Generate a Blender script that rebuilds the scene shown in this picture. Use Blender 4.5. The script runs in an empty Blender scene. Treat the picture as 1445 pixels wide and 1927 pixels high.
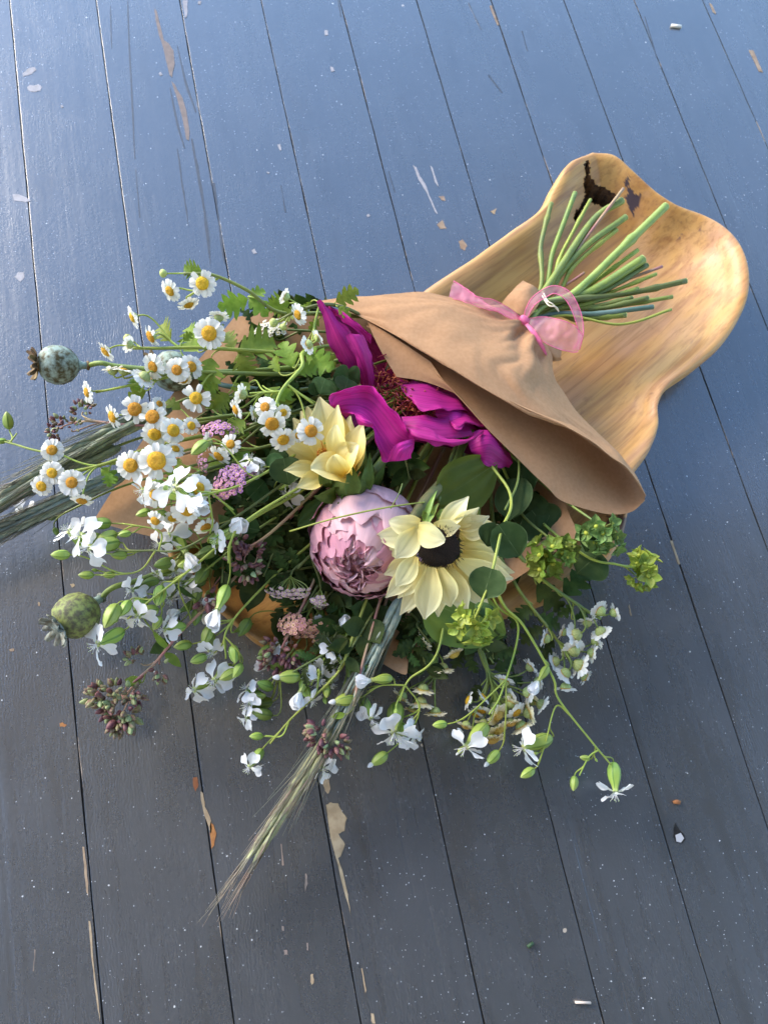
import bpy, math, random
import numpy as np
from mathutils import Vector, Matrix, noise
random.seed(7); np.random.seed(7)
sc = bpy.context.scene
COL = sc.collection
# ------------------------------------------------------------------ camera
W, H, F, HC = 1445., 1927., 1400., .590
AX, AY, BTH, BOFF, BW = .3097, -.10764, .17825, -.27074, .14106   # tilt, roll, board angle, board phase, board width (of camera height)
Rm = Matrix.Rotation(AX, 3, 'X') @ Matrix.Rotation(AY, 3, 'Y')
CAM = Vector((0, 0, HC))
cd = bpy.data.cameras.new('camera'); cam = bpy.data.objects.new('camera', cd); COL.objects.link(cam)
cd.sensor_fit = 'HORIZONTAL'; cd.sensor_width = 36; cd.lens = F / W * 36
cd.clip_start = .01; cd.clip_end = 100
cd.dof.use_dof = True; cd.dof.focus_distance = .51; cd.dof.aperture_fstop = 16
cam.matrix_world = Matrix.Translation(CAM) @ Rm.to_4x4()
sc.camera = cam
# ------------------------------------------------------------------ light
sc.view_settings.view_transform = 'Standard'; sc.view_settings.look = 'None'
sc.view_settings.exposure = 2.12; sc.view_settings.gamma = 1
SUN_EL, SUN_AZ = math.radians(25), math.radians(140)
wd = bpy.data.worlds.new('World'); sc.world = wd; wd.use_nodes = True
nt = wd.node_tree; sky = nt.nodes.new('ShaderNodeTexSky'); sky.sky_type = 'NISHITA'; sky.sun_disc = False; sky.ozone_density = 2.5; sky.dust_density = .4
sky.sun_elevation = SUN_EL; sky.sun_rotation = math.pi / 2 - SUN_AZ
bg = nt.nodes['Background']; nt.links.new(sky.outputs[0], bg.inputs[0]); bg.inputs[1].default_value = .15
sd = bpy.data.lights.new('sun', 'SUN'); sd.energy = 1.2; sd.angle = math.radians(24); sd.color = (1, .87, .72)
sun = bpy.data.objects.new('sun', sd); COL.objects.link(sun)
ldir = Vector((math.cos(SUN_EL) * math.cos(SUN_AZ), math.cos(SUN_EL) * math.sin(SUN_AZ), math.sin(SUN_EL)))
sun.rotation_euler = ldir.to_track_quat('Z', 'Y').to_euler()

# ------------------------------------------------------------------ helpers: space
def P(x, y, z=0.):
    """point of the place seen at photograph position x, y when it stands z mm above the floor"""
    d = Rm @ Vector(((x - W / 2) / F, -(y - H / 2) / F, -1.)); z *= .001
    return CAM + d * ((HC - z) / -d.z)
FWD = Rm @ Vector((0, 0, -1)); RIGHT = Rm @ Vector((1, 0, 0)); UP = Rm @ Vector((0, 1, 0))
def S(px, p):
    return px * (p - CAM).dot(FWD) / F
def facing(p, ang, tilt):
    v = (CAM - p).normalized(); r = (RIGHT - v * RIGHT.dot(v)).normalized(); u = v.cross(r)
    a, t = math.radians(ang), math.radians(tilt)
    return v * math.cos(t) + (r * math.cos(a) + u * math.sin(a)) * math.sin(t)
def frame(p, n, roll=0., s=1., hint=None):
    n = n.normalized(); h = hint or (UP if abs(n.dot(UP)) < .9 else RIGHT)
    x = h.cross(n).normalized(); y = n.cross(x)
    m = Matrix((x, y, n)).transposed() @ Matrix.Rotation(roll, 3, 'Z')
    return Matrix.Translation(p) @ m.to_4x4() @ Matrix.Scale(s, 4)
def cr(pts, n):
    """Catmull-Rom through the points, n samples; pts is a list of vectors or an array"""
    a = np.array([tuple(p) for p in pts], float)
    if len(a) == 1: return np.repeat(a, n, 0)
    a = np.vstack([2 * a[0] - a[1], a, 2 * a[-1] - a[-2]])
    m = len(a) - 3; t = np.linspace(0, m, n); i = np.minimum(t.astype(int), m - 1); f = (t - i)[:, None]
    p0, p1, p2, p3 = a[i], a[i + 1], a[i + 2], a[i + 3]
    return .5 * (2 * p1 + (p2 - p0) * f + (2 * p0 - 5 * p1 + 4 * p2 - p3) * f ** 2 + (3 * p1 - p0 - 3 * p2 + p3) * f ** 3)
def ln(pts, n):
    a = np.array([tuple(p) for p in pts], float); d = np.r_[0, np.cumsum(np.linalg.norm(np.diff(a, axis=0), axis=1))]
    t = np.linspace(0, d[-1], n); return np.stack([np.interp(t, d, a[:, k]) for k in range(a.shape[1])], 1)

# ------------------------------------------------------------------ helpers: meshes (arrays of verts, faces, uv)
class MB:
    def __init__(s): s.v = []; s.f = []; s.uv = []; s.n = 0; s.mi = []
    def add(s, v, f, uv=None, mi=0):
        v = np.asarray(v, float); s.v.append(v)
        s.uv.append(np.zeros((len(v), 2)) if uv is None else np.asarray(uv, float))
        s.f += [tuple(i + s.n for i in q) for q in f]; s.mi += [mi] * len(f); s.n += len(v); return s
    def xf(s, part, M, mi=0):
        v, f, uv = part; R = np.array(M.to_3x3()); t = np.array(M.translation)
        return s.add(v @ R.T + t, f, uv, mi)
    def mesh(s, name, mats, smooth=True):
        me = bpy.data.meshes.new(name); V = np.vstack(s.v); me.from_pydata(V.tolist(), [], s.f)
        UV = np.vstack(s.uv); ul = me.uv_layers.new(name='uv'); idx = np.zeros(len(me.loops), np.int32)
        me.loops.foreach_get('vertex_index', idx); ul.data.foreach_set('uv', UV[idx].ravel())
        if smooth: me.polygons.foreach_set('use_smooth', [True] * len(me.polygons))
        for m in (mats if isinstance(mats, (list, tuple)) else [mats]): me.materials.append(m)
        if any(s.mi): me.polygons.foreach_set('material_index', s.mi)
        me.update(); return me
def gridf(nu, nv, off=0, closed=False, flip=False):
    f = []
    for i in range(nu - 1):
        for j in range(nv - (0 if closed else 1)):
            k = (j + 1) % nv; q = (off + i * nv + j, off + i * nv + k, off + (i + 1) * nv + k, off + (i + 1) * nv + j)
            f.append(q[::-1] if flip else q)
    return f
def griduv(nu, nv): return [(i / (nu - 1), j / (nv - 1)) for i in range(nu) for j in range(nv)]
def normals(G):
    du = np.gradient(G, axis=0); dv = np.gradient(G, axis=1); n = np.cross(du, dv)
    return n / (np.linalg.norm(n, axis=2, keepdims=True) + 1e-12)
def sheet(G, th=0.):
    nu, nv = G.shape[:2]; uv = griduv(nu, nv)
    if th <= 0: return G.reshape(-1, 3), gridf(nu, nv), uv
    B = G - normals(G) * th; n = nu * nv
    f = gridf(nu, nv) + gridf(nu, nv, n, flip=True)
    rim = [j for j in range(nv)] + [i * nv + nv - 1 for i in range(1, nu)] + [(nu - 1) * nv + j for j in range(nv - 2, -1, -1)] + [i * nv for i in range(nu - 2, 0, -1)]
    V = np.vstack([G.reshape(-1, 3), B.reshape(-1, 3)]); m = len(rim); k = 2 * n; V = np.vstack([V, V[rim], V[[a + n for a in rim]]])   # the cut edge keeps its own corners
    for i in range(m): j = (i + 1) % m; f.append((k + j, k + i, k + m + i, k + m + j))
    return V, f, uv + uv + [uv[a] for a in rim] * 2
def nz(G, amp, scale, seed=0.):
    N = normals(G); nu, nv = G.shape[:2]; O = G.copy()
    for i in range(nu):
        for j in range(nv):
            O[i, j] += N[i, j] * amp * noise.noise(Vector(G[i, j]) * scale + Vector((seed, seed * 1.7, seed * .3)))
    return O
def rowsgrid(rows, nu, nv):
    """surface through rows of control points (px, py, mm)"""
    R = [cr([P(*p) for p in r], nv) for r in rows]
    return np.stack([cr([r[j] for r in R], nu) for j in range(nv)], 1)
def patch(rows, nu=14, nv=20, th=.0004, amp=0., scale=60., seed=0.):
    G = rowsgrid(rows, nu, nv)
    if amp: G = nz(G, amp, scale, seed)
    return sheet(G, th)
def tube(path, rad, n=6, cap=True):
    a = np.array([tuple(p) for p in path], float); m = len(a)
    rad = np.interp(np.linspace(0, 1, m), np.linspace(0, 1, len(rad)), rad) if hasattr(rad, '__len__') else np.full(m, rad)
    T = np.gradient(a, axis=0); T /= np.linalg.norm(T, axis=1, keepdims=True) + 1e-12
    x = np.cross(T[0], (0, 0, 1.)); 
    if np.linalg.norm(x) < 1e-3: x = np.cross(T[0], (0, 1., 0))
    V = []; th = np.linspace(0, 2 * np.pi, n, endpoint=False)
    for i in range(m):
        x = x - T[i] * x.dot(T[i]); x /= np.linalg.norm(x) + 1e-12; y = np.cross(T[i], x)
        V.append(a[i] + rad[i] * (np.cos(th)[:, None] * x + np.sin(th)[:, None] * y))
    V = np.vstack(V); f = gridf(m, n, closed=True, flip=True); uv = [(i / (m - 1), j / n) for i in range(m) for j in range(n)]
    if cap: f += [tuple(range(n)), tuple((m - 1) * n + j for j in range(n - 1, -1, -1))]
    return V, f, uv
def lathe(prof, n=12, fn=None):
    """prof: (r, z) pairs along the axis; fn(theta, k) scales the radius"""
    V = []; m = len(prof)
    for k, (r, z) in enumerate(prof):
        for j in range(n):
            t = 2 * math.pi * j / n; q = r * (fn(t, k / (m - 1)) if fn else 1); V.append((q * math.cos(t), q * math.sin(t), z))
    f = gridf(m, n, closed=True) + [tuple(range(n - 1, -1, -1)), tuple((m - 1) * n + j for j in range(n))]
    return np.array(V), f, [(k / (m - 1), j / n) for k in range(m) for j in range(n)]
def prism(poly, z0, z1):
    n = len(poly); V = [(x, y, z0) for x, y in poly] + [(x, y, z1) for x, y in poly]
    return np.array(V), [tuple(range(n - 1, -1, -1)), tuple(range(n, 2 * n))] + [(i, (i + 1) % n, n + (i + 1) % n, n + i) for i in range(n)], None
def blade(L, w, prof, nu=8, nv=5, cup=0., bend=0., twist=0., ruffle=0., seed=0., notch=0.):
    """flat petal or leaf along +X with up +Z; prof: half width along its length (0..1 list), bend in radians downwards (+)"""
    G = np.zeros((nu, nv, 3)); us = np.linspace(0, 1, nu); pw = np.interp(us, np.linspace(0, 1, len(prof)), prof)
    x = z = 0.; a = 0.
    for i, u in enumerate(us):
        if i: a = -bend * (u - .5 / (nu - 1)); x += L / (nu - 1) * math.cos(a); z += L / (nu - 1) * math.sin(a)
        for j in range(nv):
            v = -1 + 2 * j / (nv - 1); y = v * w * pw[i]
            up = cup * w * v * v * pw[i] + ruffle * w * noise.noise(Vector((u * 3 + seed, v * 2.5, seed))) * (abs(v) + .3)
            xx = x - notch * L * u ** 4 * (1 - abs(v)) + (-.04 * L * v * v * u)
            t = twist * u
            G[i, j] = (xx - math.sin(a) * up, y * math.cos(t) - up * math.sin(t), z + math.cos(a) * up + y * math.sin(t))
    return G
def strap(b, tip, w, prof, n, arch=.15, cup=.2, nu=10, nv=7, ruffle=0., seed=0., twist=0., th=0.):
    """petal from point b to point tip; n = its upper side, arch lifts the middle"""
    b = Vector(b); tip = Vector(tip); d = tip - b; L = d.length; c = (b + tip) / 2 + n * arch * L
    G = np.zeros((nu, nv, 3)); us = np.linspace(0, 1, nu); pw = np.interp(us, np.linspace(0, 1, len(prof)), prof)
    for i, u in enumerate(us):
        p = b * (1 - u) ** 2 + c * 2 * u * (1 - u) + tip * u * u; t = ((c - b) * (1 - u) + (tip - c) * u).normalized()
        s = t.cross(n).normalized(); m = s.cross(t)
        if twist: q = Matrix.Rotation(twist * u, 3, t); s = q @ s; m = q @ m
        for j in range(nv):
            v = -1 + 2 * j / (nv - 1)
            up = cup * w * v * v * pw[i] + ruffle * w * noise.noise(Vector((u * 3 + seed, v * 2.2, seed * .7))) * (.35 + abs(v) * .8) - .06 * w * math.cos(v * 9) * pw[i] * (ruffle > 0)
            G[i, j] = p + s * (v * w * pw[i]) + m * up
    return sheet(G, th)

# ------------------------------------------------------------------ helpers: materials
def C3(c): return (c[0], c[1], c[2], 1)
def mat(name, col, rough=.5, transl=0., col2=None, nscale=40., bump=0., bscale=200., ramp=None, veins=None, spec=.4, var=.12, coat=0., stripes=None, alpha=None, side=None):
    m = bpy.data.materials.new(name); m.use_nodes = True; t = m.node_tree; N = t.nodes; Lk = t.links; pb = N['Principled BSDF']
    pb.inputs['Roughness'].default_value = rough; pb.inputs['Specular IOR Level'].default_value = spec; pb.inputs['Coat Weight'].default_value = coat
    pb.inputs['Coat Roughness'].default_value = .2
    tc = N.new('ShaderNodeTexCoord'); uv = N.new('ShaderNodeUVMap'); sx = N.new('ShaderNodeSeparateXYZ'); Lk.new(uv.outputs[0], sx.inputs[0])
    def mix(fac, a, b, mode='MIX'):
        x = N.new('ShaderNodeMix'); x.data_type = 'RGBA'; x.blend_type = mode
        for s, val in ((0, fac), (6, a), (7, b)):
            if isinstance(val, (int, float)): x.inputs[s].default_value = val
            elif isinstance(val, tuple): x.inputs[s].default_value = val
            else: Lk.new(val, x.inputs[s])
        return x.outputs[2]
    def rampn(src, els):
        r = N.new('ShaderNodeValToRGB'); e = r.color_ramp.elements
        while len(e) < len(els): e.new(.5)
        for k, (p, c) in enumerate(els): e[k].position = p; e[k].color = C3(c) if len(c) == 3 else c
        Lk.new(src, r.inputs[0]); return r.outputs[0]
    def noi(sc_, vec, det=4, rgh=.55, mapping=None):
        x = N.new('ShaderNodeTexNoise'); x.inputs['Scale'].default_value = sc_; x.inputs['Detail'].default_value = det; x.inputs['Roughness'].default_value = rgh
        if mapping:
            mp = N.new('ShaderNodeMapping'); mp.inputs['Scale'].default_value = mapping; Lk.new(vec, mp.inputs[0]); vec = mp.outputs[0]
        Lk.new(vec, x.inputs[0]); return x.outputs[0]
    c = C3(col)
    if ramp: c = rampn(sx.outputs[0], ramp)
    if side: c = mix(rampn(sx.outputs[1], side[0]), c, C3(side[1]))
    if col2: c = mix(rampn(noi(nscale, tc.outputs['Object']), [(.38, (0, 0, 0)), (.62, (1, 1, 1))]), c, C3(col2))
    if veins:                                      # (count across, strength, colour)
        c = mix(rampn(noi(1., uv.outputs[0], 2, .5, (1.5, veins[0], 1)), [(.45, (0, 0, 0)), (.62, (veins[1],) * 3)]), c, C3(veins[2]))
    if stripes:                                    # (count, colour): ribs running along
        w_ = N.new('ShaderNodeMath'); w_.operation = 'MULTIPLY'; w_.inputs[1].default_value = stripes[0] * 2 * math.pi; Lk.new(sx.outputs[1], w_.inputs[0])
        q = N.new('ShaderNodeMath'); q.operation = 'COSINE'; Lk.new(w_.outputs[0], q.inputs[0])
        c = mix(rampn(q.outputs[0], [(.55, (0, 0, 0)), (.95, (1, 1, 1))]), c, C3(stripes[1]))
    if var:
        oi = N.new('ShaderNodeObjectInfo'); mr = N.new('ShaderNodeMapRange'); mr.inputs[3].default_value = 1 - var; mr.inputs[4].default_value = 1 + var
        Lk.new(oi.outputs['Random'], mr.inputs[0]); hs = N.new('ShaderNodeHueSaturation'); Lk.new(mr.outputs[0], hs.inputs['Value'])
        hr = N.new('ShaderNodeMapRange'); hr.inputs[3].default_value = .5 - var * .1; hr.inputs[4].default_value = .5 + var * .1; Lk.new(oi.outputs['Random'], hr.inputs[0]); Lk.new(hr.outputs[0], hs.inputs['Hue'])
        if isinstance(c, tuple): hs.inputs['Color'].default_value = c
        else: Lk.new(c, hs.inputs['Color'])
        c = hs.outputs[0]
    if isinstance(c, tuple): pb.inputs['Base Color'].default_value = c
    else: Lk.new(c, pb.inputs['Base Color'])
    if bump:
        b = N.new('ShaderNodeBump'); b.inputs['Strength'].default_value = bump; b.inputs['Distance'].default_value = .001
        Lk.new(noi(bscale, tc.outputs['Object']) if not veins else noi(1., uv.outputs[0], 2, .5, (2, veins[0] * 1.3, 1)), b.inputs['Height']); Lk.new(b.outputs[0], pb.inputs['Normal'])
    out = N['Material Output']; sh = pb.outputs[0]
    if transl:
        tr = N.new('ShaderNodeBsdfTranslucent'); ms = N.new('ShaderNodeMixShader'); ms.inputs[0].default_value = transl
        if isinstance(c, tuple): tr.inputs[0].default_value = c
        else: Lk.new(c, tr.inputs[0])
        Lk.new(sh, ms.inputs[1]); Lk.new(tr.outputs[0], ms.inputs[2]); sh = ms.outputs[0]
    if alpha is not None:
        tp = N.new('ShaderNodeBsdfTransparent'); ms = N.new('ShaderNodeMixShader'); ms.inputs[0].default_value = alpha
        Lk.new(tp.outputs[0], ms.inputs[1]); Lk.new(sh, ms.inputs[2]); sh = ms.outputs[0]
    Lk.new(sh, out.inputs[0]); m['t'] = 1
    return m

# ------------------------------------------------------------------ helpers: objects
WM = {}
def thing(name, label, cat, loc=(0, 0, 0), group=None, kind=None):
    o = bpy.data.objects.new(name, None); COL.objects.link(o); o.location = loc; o.empty_display_size = .01
    tag(o, label, cat, group, kind); WM[o.name] = Matrix.Translation(loc); return o
def tag(o, label=None, cat=None, group=None, kind=None):
    if label: o['label'] = label
    if cat: o['category'] = cat
    if group: o['group'] = group
    if kind: o['kind'] = kind
    return o
def part(name, me, parent=None, M=None, kind=None, label=None):
    o = bpy.data.objects.new(name, me); COL.objects.link(o); M = M or Matrix.Identity(4)
    if parent: o.parent = parent; o.matrix_local = WM[parent.name].inverted() @ M
    else: o.matrix_world = M
    WM[o.name] = M; tag(o, label, None, None, kind); return o
def one(name, geo, m, parent=None, kind=None, label=None, smooth=True, M=None):
    return part(name, MB().add(*geo).mesh(name, m, smooth), parent, M, kind, label)

# ------------------------------------------------------------------ the floor: painted boards
def paint_material():
    m = bpy.data.materials.new('slate_blue_floor_paint'); m.use_nodes = True; t = m.node_tree; N = t.nodes; L = t.links; pb = N['Principled BSDF']
    tc = N.new('ShaderNodeTexCoord'); uv = N.new('ShaderNodeUVMap'); oi = N.new('ShaderNodeObjectInfo')
    off = N.new('ShaderNodeVectorMath'); off.operation = 'MULTIPLY_ADD'; off.inputs[1].default_value = (7, 11, 3)
    L.new(oi.outputs['Random'], off.inputs[0]); L.new(tc.outputs['Object'], off.inputs[2]); pos = off.outputs[0]
    def noi(s, mp=(1, 1, 1), det=4, rgh=.55, dist=0., vec=None):
        a = N.new('ShaderNodeMapping'); a.inputs['Scale'].default_value = mp; L.new(vec or pos, a.inputs[0])
        x = N.new('ShaderNodeTexNoise'); x.inputs['Scale'].default_value = s; x.inputs['Detail'].default_value = det; x.inputs['Roughness'].default_value = rgh; x.inputs['Distortion'].default_value = dist
        L.new(a.outputs[0], x.inputs[0]); return x.outputs[0]
    def rmp(src, a, b, lo=0., hi=1.):
        r = N.new('ShaderNodeMapRange'); r.inputs[1].default_value = a; r.inputs[2].default_value = b; r.inputs[3].default_value = lo; r.inputs[4].default_value = hi
        L.new(src, r.inputs[0]); return r.outputs[0]
    def mth(op, a, b):
        x = N.new('ShaderNodeMath'); x.operation = op
        for k, v in ((0, a), (1, b)):
            if isinstance(v, (int, float)): x.inputs[k].default_value = v
            else: L.new(v, x.inputs[k])
        return x.outputs[0]
    def mix(f, a, b):
        x = N.new('ShaderNodeMix'); x.data_type = 'RGBA'
        for s, v in ((0, f), (6, a), (7, b)):
            if isinstance(v, (int, float, tuple)): x.inputs[s].default_value = v
            else: L.new(v, x.inputs[s])
        return x.outputs[2]
    c = mix(rmp(noi(9, det=6, rgh=.7), .35, .7), (.042, .048, .056, 1), (.056, .063, .074, 1))
    c = mix(rmp(noi(60, (1, .12, 1), 5, .7), .54, .72, 0, .6), c, (.026, .027, .029, 1))          # grime rubbed along the grain
    c = mix(rmp(noi(14, (1, .4, 1), 6, .75), .57, .74, 0, .6), c, (.036, .033, .030, 1))
    c = mix(rmp(noi(900, (1, .5, 1), 2, .6), .55, .85, 0, .35), c, (.085, .093, .105, 1))
    # fine drips and specks of pale paint
    def specks(scale, r0, r1, keep, col, c, dens):
        v = N.new('ShaderNodeTexVoronoi'); v.inputs['Scale'].default_value = scale; L.new(pos, v.inputs['Vector'])
        sp = N.new('ShaderNodeSeparateColor'); L.new(v.outputs['Color'], sp.inputs[0])
        rad = rmp(sp.outputs[0], 0, 1, r0, r1); on = mth('LESS_THAN', mth('ADD', v.outputs['Distance'], mth('MULTIPLY', noi(scale * 6, det=1), r1 * .7)), rad)
        k = mth('LESS_THAN', sp.outputs[1], mth('MULTIPLY', rmp(noi(dens, det=2), .35, .65), keep)); f = mth('MULTIPLY', on, k)
        return mix(f, c, col), f
    c, s0 = specks(420, .10, .30, .55, (.34, .37, .41, 1), c, 9)
    c, s1 = specks(230, .08, .22, .3, (.55, .57, .6, 1), c, 6)
    c, s2 = specks(70, .03, .12, .3, (.6, .6, .58, 1), c, 5)
    c, s3 = specks(24, .03, .10, .25, (.42, .36, .29, 1), c, 4)
    c, s4 = specks(45, .04, .12, .3, (.03, .03, .032, 1), c, 5)
    # paint worn off along the board edges
    su = N.new('ShaderNodeSeparateXYZ'); L.new(uv.outputs[0], su.inputs[0]); ed = mth('ABSOLUTE', mth('SUBTRACT', su.outputs[0], .5), 0)
    ed = N.new('ShaderNodeMath'); ed.operation = 'ABSOLUTE'; e0 = mth('SUBTRACT', su.outputs[0], .5); L.new(e0, ed.inputs[0])
    worn = mth('GREATER_THAN', mth('ADD', rmp(ed.outputs[0], .46, .5, 0, .5), mth('MULTIPLY', noi(28, (1, .5, 1), 6, .7), 1.)), 1.085)
    c = mix(worn, c, mix(noi(300, (1, .1, 1)), (.22, .16, .11, 1), (.4, .31, .22, 1)))
    L.new(c, pb.inputs['Base Color'])
    L.new(rmp(noi(30, (1, .3, 1), 6, .7), .3, .75, .20, .34), pb.inputs['Roughness']); pb.inputs['Specular IOR Level'].default_value = 1.0; pb.inputs['Coat Weight'].default_value = 1.0; pb.inputs['Coat Roughness'].default_value = .18; pb.inputs['Coat IOR'].default_value = 1.66
    # relief: brush grain, wrinkled paint, ridges of the wood
    w = N.new('ShaderNodeTexNoise'); w.inputs['Scale'].default_value = 26; w.inputs['Detail'].default_value = 3; L.new(pos, w.inputs[0])
    wv = N.new('ShaderNodeTexWave'); wv.inputs['Scale'].default_value = 130; wv.inputs['Distortion'].default_value = 14; wv.inputs['Detail'].default_value = 2; wv.inputs['Detail Scale'].default_value = .6; L.new(pos, wv.inputs[0])
    wr = mth('MULTIPLY', wv.outputs[0], rmp(noi(6, det=3), .48, .64, 0, .22))
    h = mth('ADD', mth('ADD', mth('MULTIPLY', noi(55, (1, .05, 1), 6, .65), 1.6), mth('MULTIPLY', noi(300, det=5, rgh=.7), .9)), wr)
    h = mth('ADD', mth('ADD', h, mth('MULTIPLY', s1, .9)), mth('MULTIPLY', s2, .9))
    cr_ = rmp(noi(70, (1, .035, 1), 4, .6), .60, .66, 0, -.4); h = mth('ADD', h, mth('MULTIPLY', cr_, rmp(noi(7, (1, .3, 1), 2), .5, .6, 0, 1.6)))
    b = N.new('ShaderNodeBump'); b.inputs['Strength'].default_value = .55; b.inputs['Distance'].default_value = .0006; L.new(h, b.inputs['Height']); L.new(b.outputs[0], pb.inputs['Normal'])
    return m
PAINT = paint_material()
BARE = mat('bare_weathered_wood', (.36, .27, .18), .75, col2=(.27, .19, .12), nscale=150, var=.15)
BAREG = mat('greyed_bare_wood', (.25, .19, .16), .75, col2=(.19, .15, .13), nscale=150, var=.1)
RUST = mat('orange_bare_wood', (.33, .13, .045), .7, col2=(.26, .09, .03), nscale=200, var=.1)
PALE = mat('pale_paint_drip', (.38, .355, .36), .6, col2=(.31, .29, .29), nscale=200, var=.1)
GAP = mat('dark_gap_dirt', (.008, .008, .008), .95, col2=(.018, .016, .014), nscale=300, var=0)
floor = one('floor', prism([(-1.2, -1.), (1.2, -1.), (1.2, 1.6), (-1.2, 1.6)], -.03, -.0009), GAP, kind='structure', label='slate blue painted wooden porch floor')
BM = Matrix.Rotation(BTH, 4, 'Z')
boards = {}
def board(k):
    rnd = random.Random(k * 31 + 5); g = .0006
    x0, x1 = (BOFF + k * BW) * HC + g, (BOFF + (k + 1) * BW) * HC - g; n = 100; ys = np.linspace(-.95, 1.55, n); dz = rnd.uniform(-.0002, .0001)
    V = []; UV = []
    for y in ys:
        ja = noise.noise(Vector((y * 40, k * 9.1, 0))) * .0004 + noise.noise(Vector((y * 150, k * 9.1, 5))) * .0003; jb = noise.noise(Vector((y * 40, k * 9.1, 40))) * .0004 + noise.noise(Vector((y * 150, k * 9.1, 45))) * .0003
        tl = noise.noise(Vector((y * 2, k * 5, 3))) * .00012
        for u, z in ((0, -.016), (0, -.0003), (.0002, -.00005), (.002, 0), (.2, tl), (.5, -tl), (.8, tl), (.998, 0), (.9998, -.00005), (1, -.0003), (1, -.016)):
            V.append((x0 + ja * (1 - u) + (x1 - x0 + jb * u) * u, y, z + dz)); UV.append((u, y))
    o = one('floor_board', (V, gridf(n, 11, flip=True), UV), PAINT, floor, M=BM, smooth=False); boards[k] = o
for k in range(-9, 19): board(k)
def chip(poly, m, h=.00025, ox=0, oy=0, s=1., name='bare_patch'):
    pts = [P(ox + x / s, oy + y / s, 0) for x, y in poly]; c = sum(pts, Vector()) / len(pts); q = []
    for a, b in zip(pts, pts[1:] + pts[:1]):
        for f in (0, .34, .67):
            p = a.lerp(b, f); q.append((p.x + noise.noise(p * 700) * .0007, p.y + noise.noise(p * 700 + Vector((9, 9, 9))) * .0007))
    k = math.floor(((c.x * math.cos(BTH) + c.y * math.sin(BTH)) / HC - BOFF) / BW)
    one(name, prism(q, -.0012, h), m, boards[max(-4, min(13, k))], smooth=False)
A6 = dict(ox=0, oy=1350, s=2.007)
chip([(1212,240),(1240,235),(1248,270),(1240,290),(1228,282)], BARE, **A6)
chip([(1232,330),(1250,322),(1275,328),(1290,352),(1308,380),(1300,430),(1278,442),(1302,480),(1290,520),(1278,532),(1300,600),(1318,700),(1326,755),(1295,640),(1265,520),(1248,450),(1238,390)], BARE, **A6)
chip([(757,280),(768,285),(775,340),(795,380),(800,420),(796,440),(783,400),(772,370),(762,330)], BARE, **A6)
chip([(795,395),(808,410),(817,440),(808,485),(798,498),(793,440)], RUST, **A6)
chip([(728,230),(745,226),(750,255),(738,282),(730,262)], RUST, **A6)
for q in ([(310,490),(318,490),(330,600),(335,680),(327,660),(318,560)], [(336,770),(342,770),(356,950),(374,1090),(378,1150),(366,1080),(345,900)]): chip(q, BARE, **A6)
chip([(1172,975),(1182,970),(1185,1005),(1176,1012)], BARE, **A6); chip([(1400,1120),(1410,1120),(1418,1158),(1405,1158)], BARE, **A6)
chip([(1364,950),(1368,950),(1384,1035),(1380,1040)], BARE, **A6)
A4 = dict(ox=0, oy=0, s=2.007)
chip([(583,28),(592,40),(604,90),(620,150),(640,165),(655,190),(660,240),(650,290),(640,280),(626,220),(612,160),(600,130),(588,70)], BAREG, **A4)
chip([(648,305),(662,320),(690,370),(704,420),(716,490),(714,530),(703,522),(688,440),(672,380)], BAREG, **A4)
chip([(690,0),(709,0),(706,60),(698,66)], PALE, **A4)
for q in ([(85,276),(96,268),(110,255),(130,252),(137,262),(120,278),(100,283),(90,286)], [(101,328),(115,320),(130,322),(145,316),(158,326),(152,341),(128,346),(108,341)], [(48,733),(70,733),(92,742),(118,756),(98,762),(55,756)], [(1225,112),(1236,112),(1240,130),(1228,132)], [(1247,250),(1258,252),(1264,266),(1250,270)], [(1048,545),(1060,543),(1062,565),(1056,567)], [(600,275),(608,271),(614,281),(604,286)], [(950,945),(962,938),(970,955),(958,957)], [(227,398),(236,396),(243,403),(232,406)], [(748,2),(760,2),(758,14),(748,12)], [(1005,648),(1018,650),(1015,656)], [(1384,812),(1392,806),(1400,815),(1388,818)]): chip(q, PALE, name='paint_spot', **A4)
A5 = dict(ox=720, oy=0, s=1.993)
for q in ([(115,620),(125,625),(140,660),(160,690),(175,730),(206,802),(196,792),(165,722),(135,672)], [(180,620),(188,630),(210,700),(197,682)], [(285,905),(300,897),(316,920),(309,939),(292,930)], [(204,842),(225,824),(239,856),(216,858)], [(404,792),(428,780),(420,802)], [(210,735),(230,735),(236,752),(222,750)]): chip(q, PALE if q[0][0] < 200 else BARE, name='paint_spot', **A5)
for q in ([(1374,186),(1390,188),(1426,270),(1412,266)], [(1225,10),(1234,14),(1250,50),(1240,44)], [(400,20),(408,18),(436,92),(430,92)]): chip(q, BARE, **A5)
A1 = dict(ox=0, oy=900, s=3.01)
for q in ([(335,1388),(355,1386),(382,1402),(365,1410),(340,1404)],): chip(q, RUST, **A1)
for q in ([(395,600),(415,597),(424,610),(408,622)], [(52,968),(80,966),(82,980),(60,982)], [(215,700),(226,702),(228,725),(218,722)]): chip(q, BARE, name='paint_spot', **A1)
chip([(28,520),(34,512),(45,512),(46,522),(38,530)], PALE, name='paint_spot')
chip([(1088,1085),(1093,1068),(1112,1150),(1104,1150)], BARE, ox=880, oy=840, s=3.6); chip([(1370,640),(1385,640),(1440,800),(1425,800),(1400,720)], BARE, ox=880, oy=840, s=3.6)
CRACK = mat('painted_crack', (.030, .033, .038), .5, spec=.6, coat=.6, col2=(.045, .048, .054), nscale=220, var=0)
A4c = dict(name='board_crack', **A4)
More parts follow.
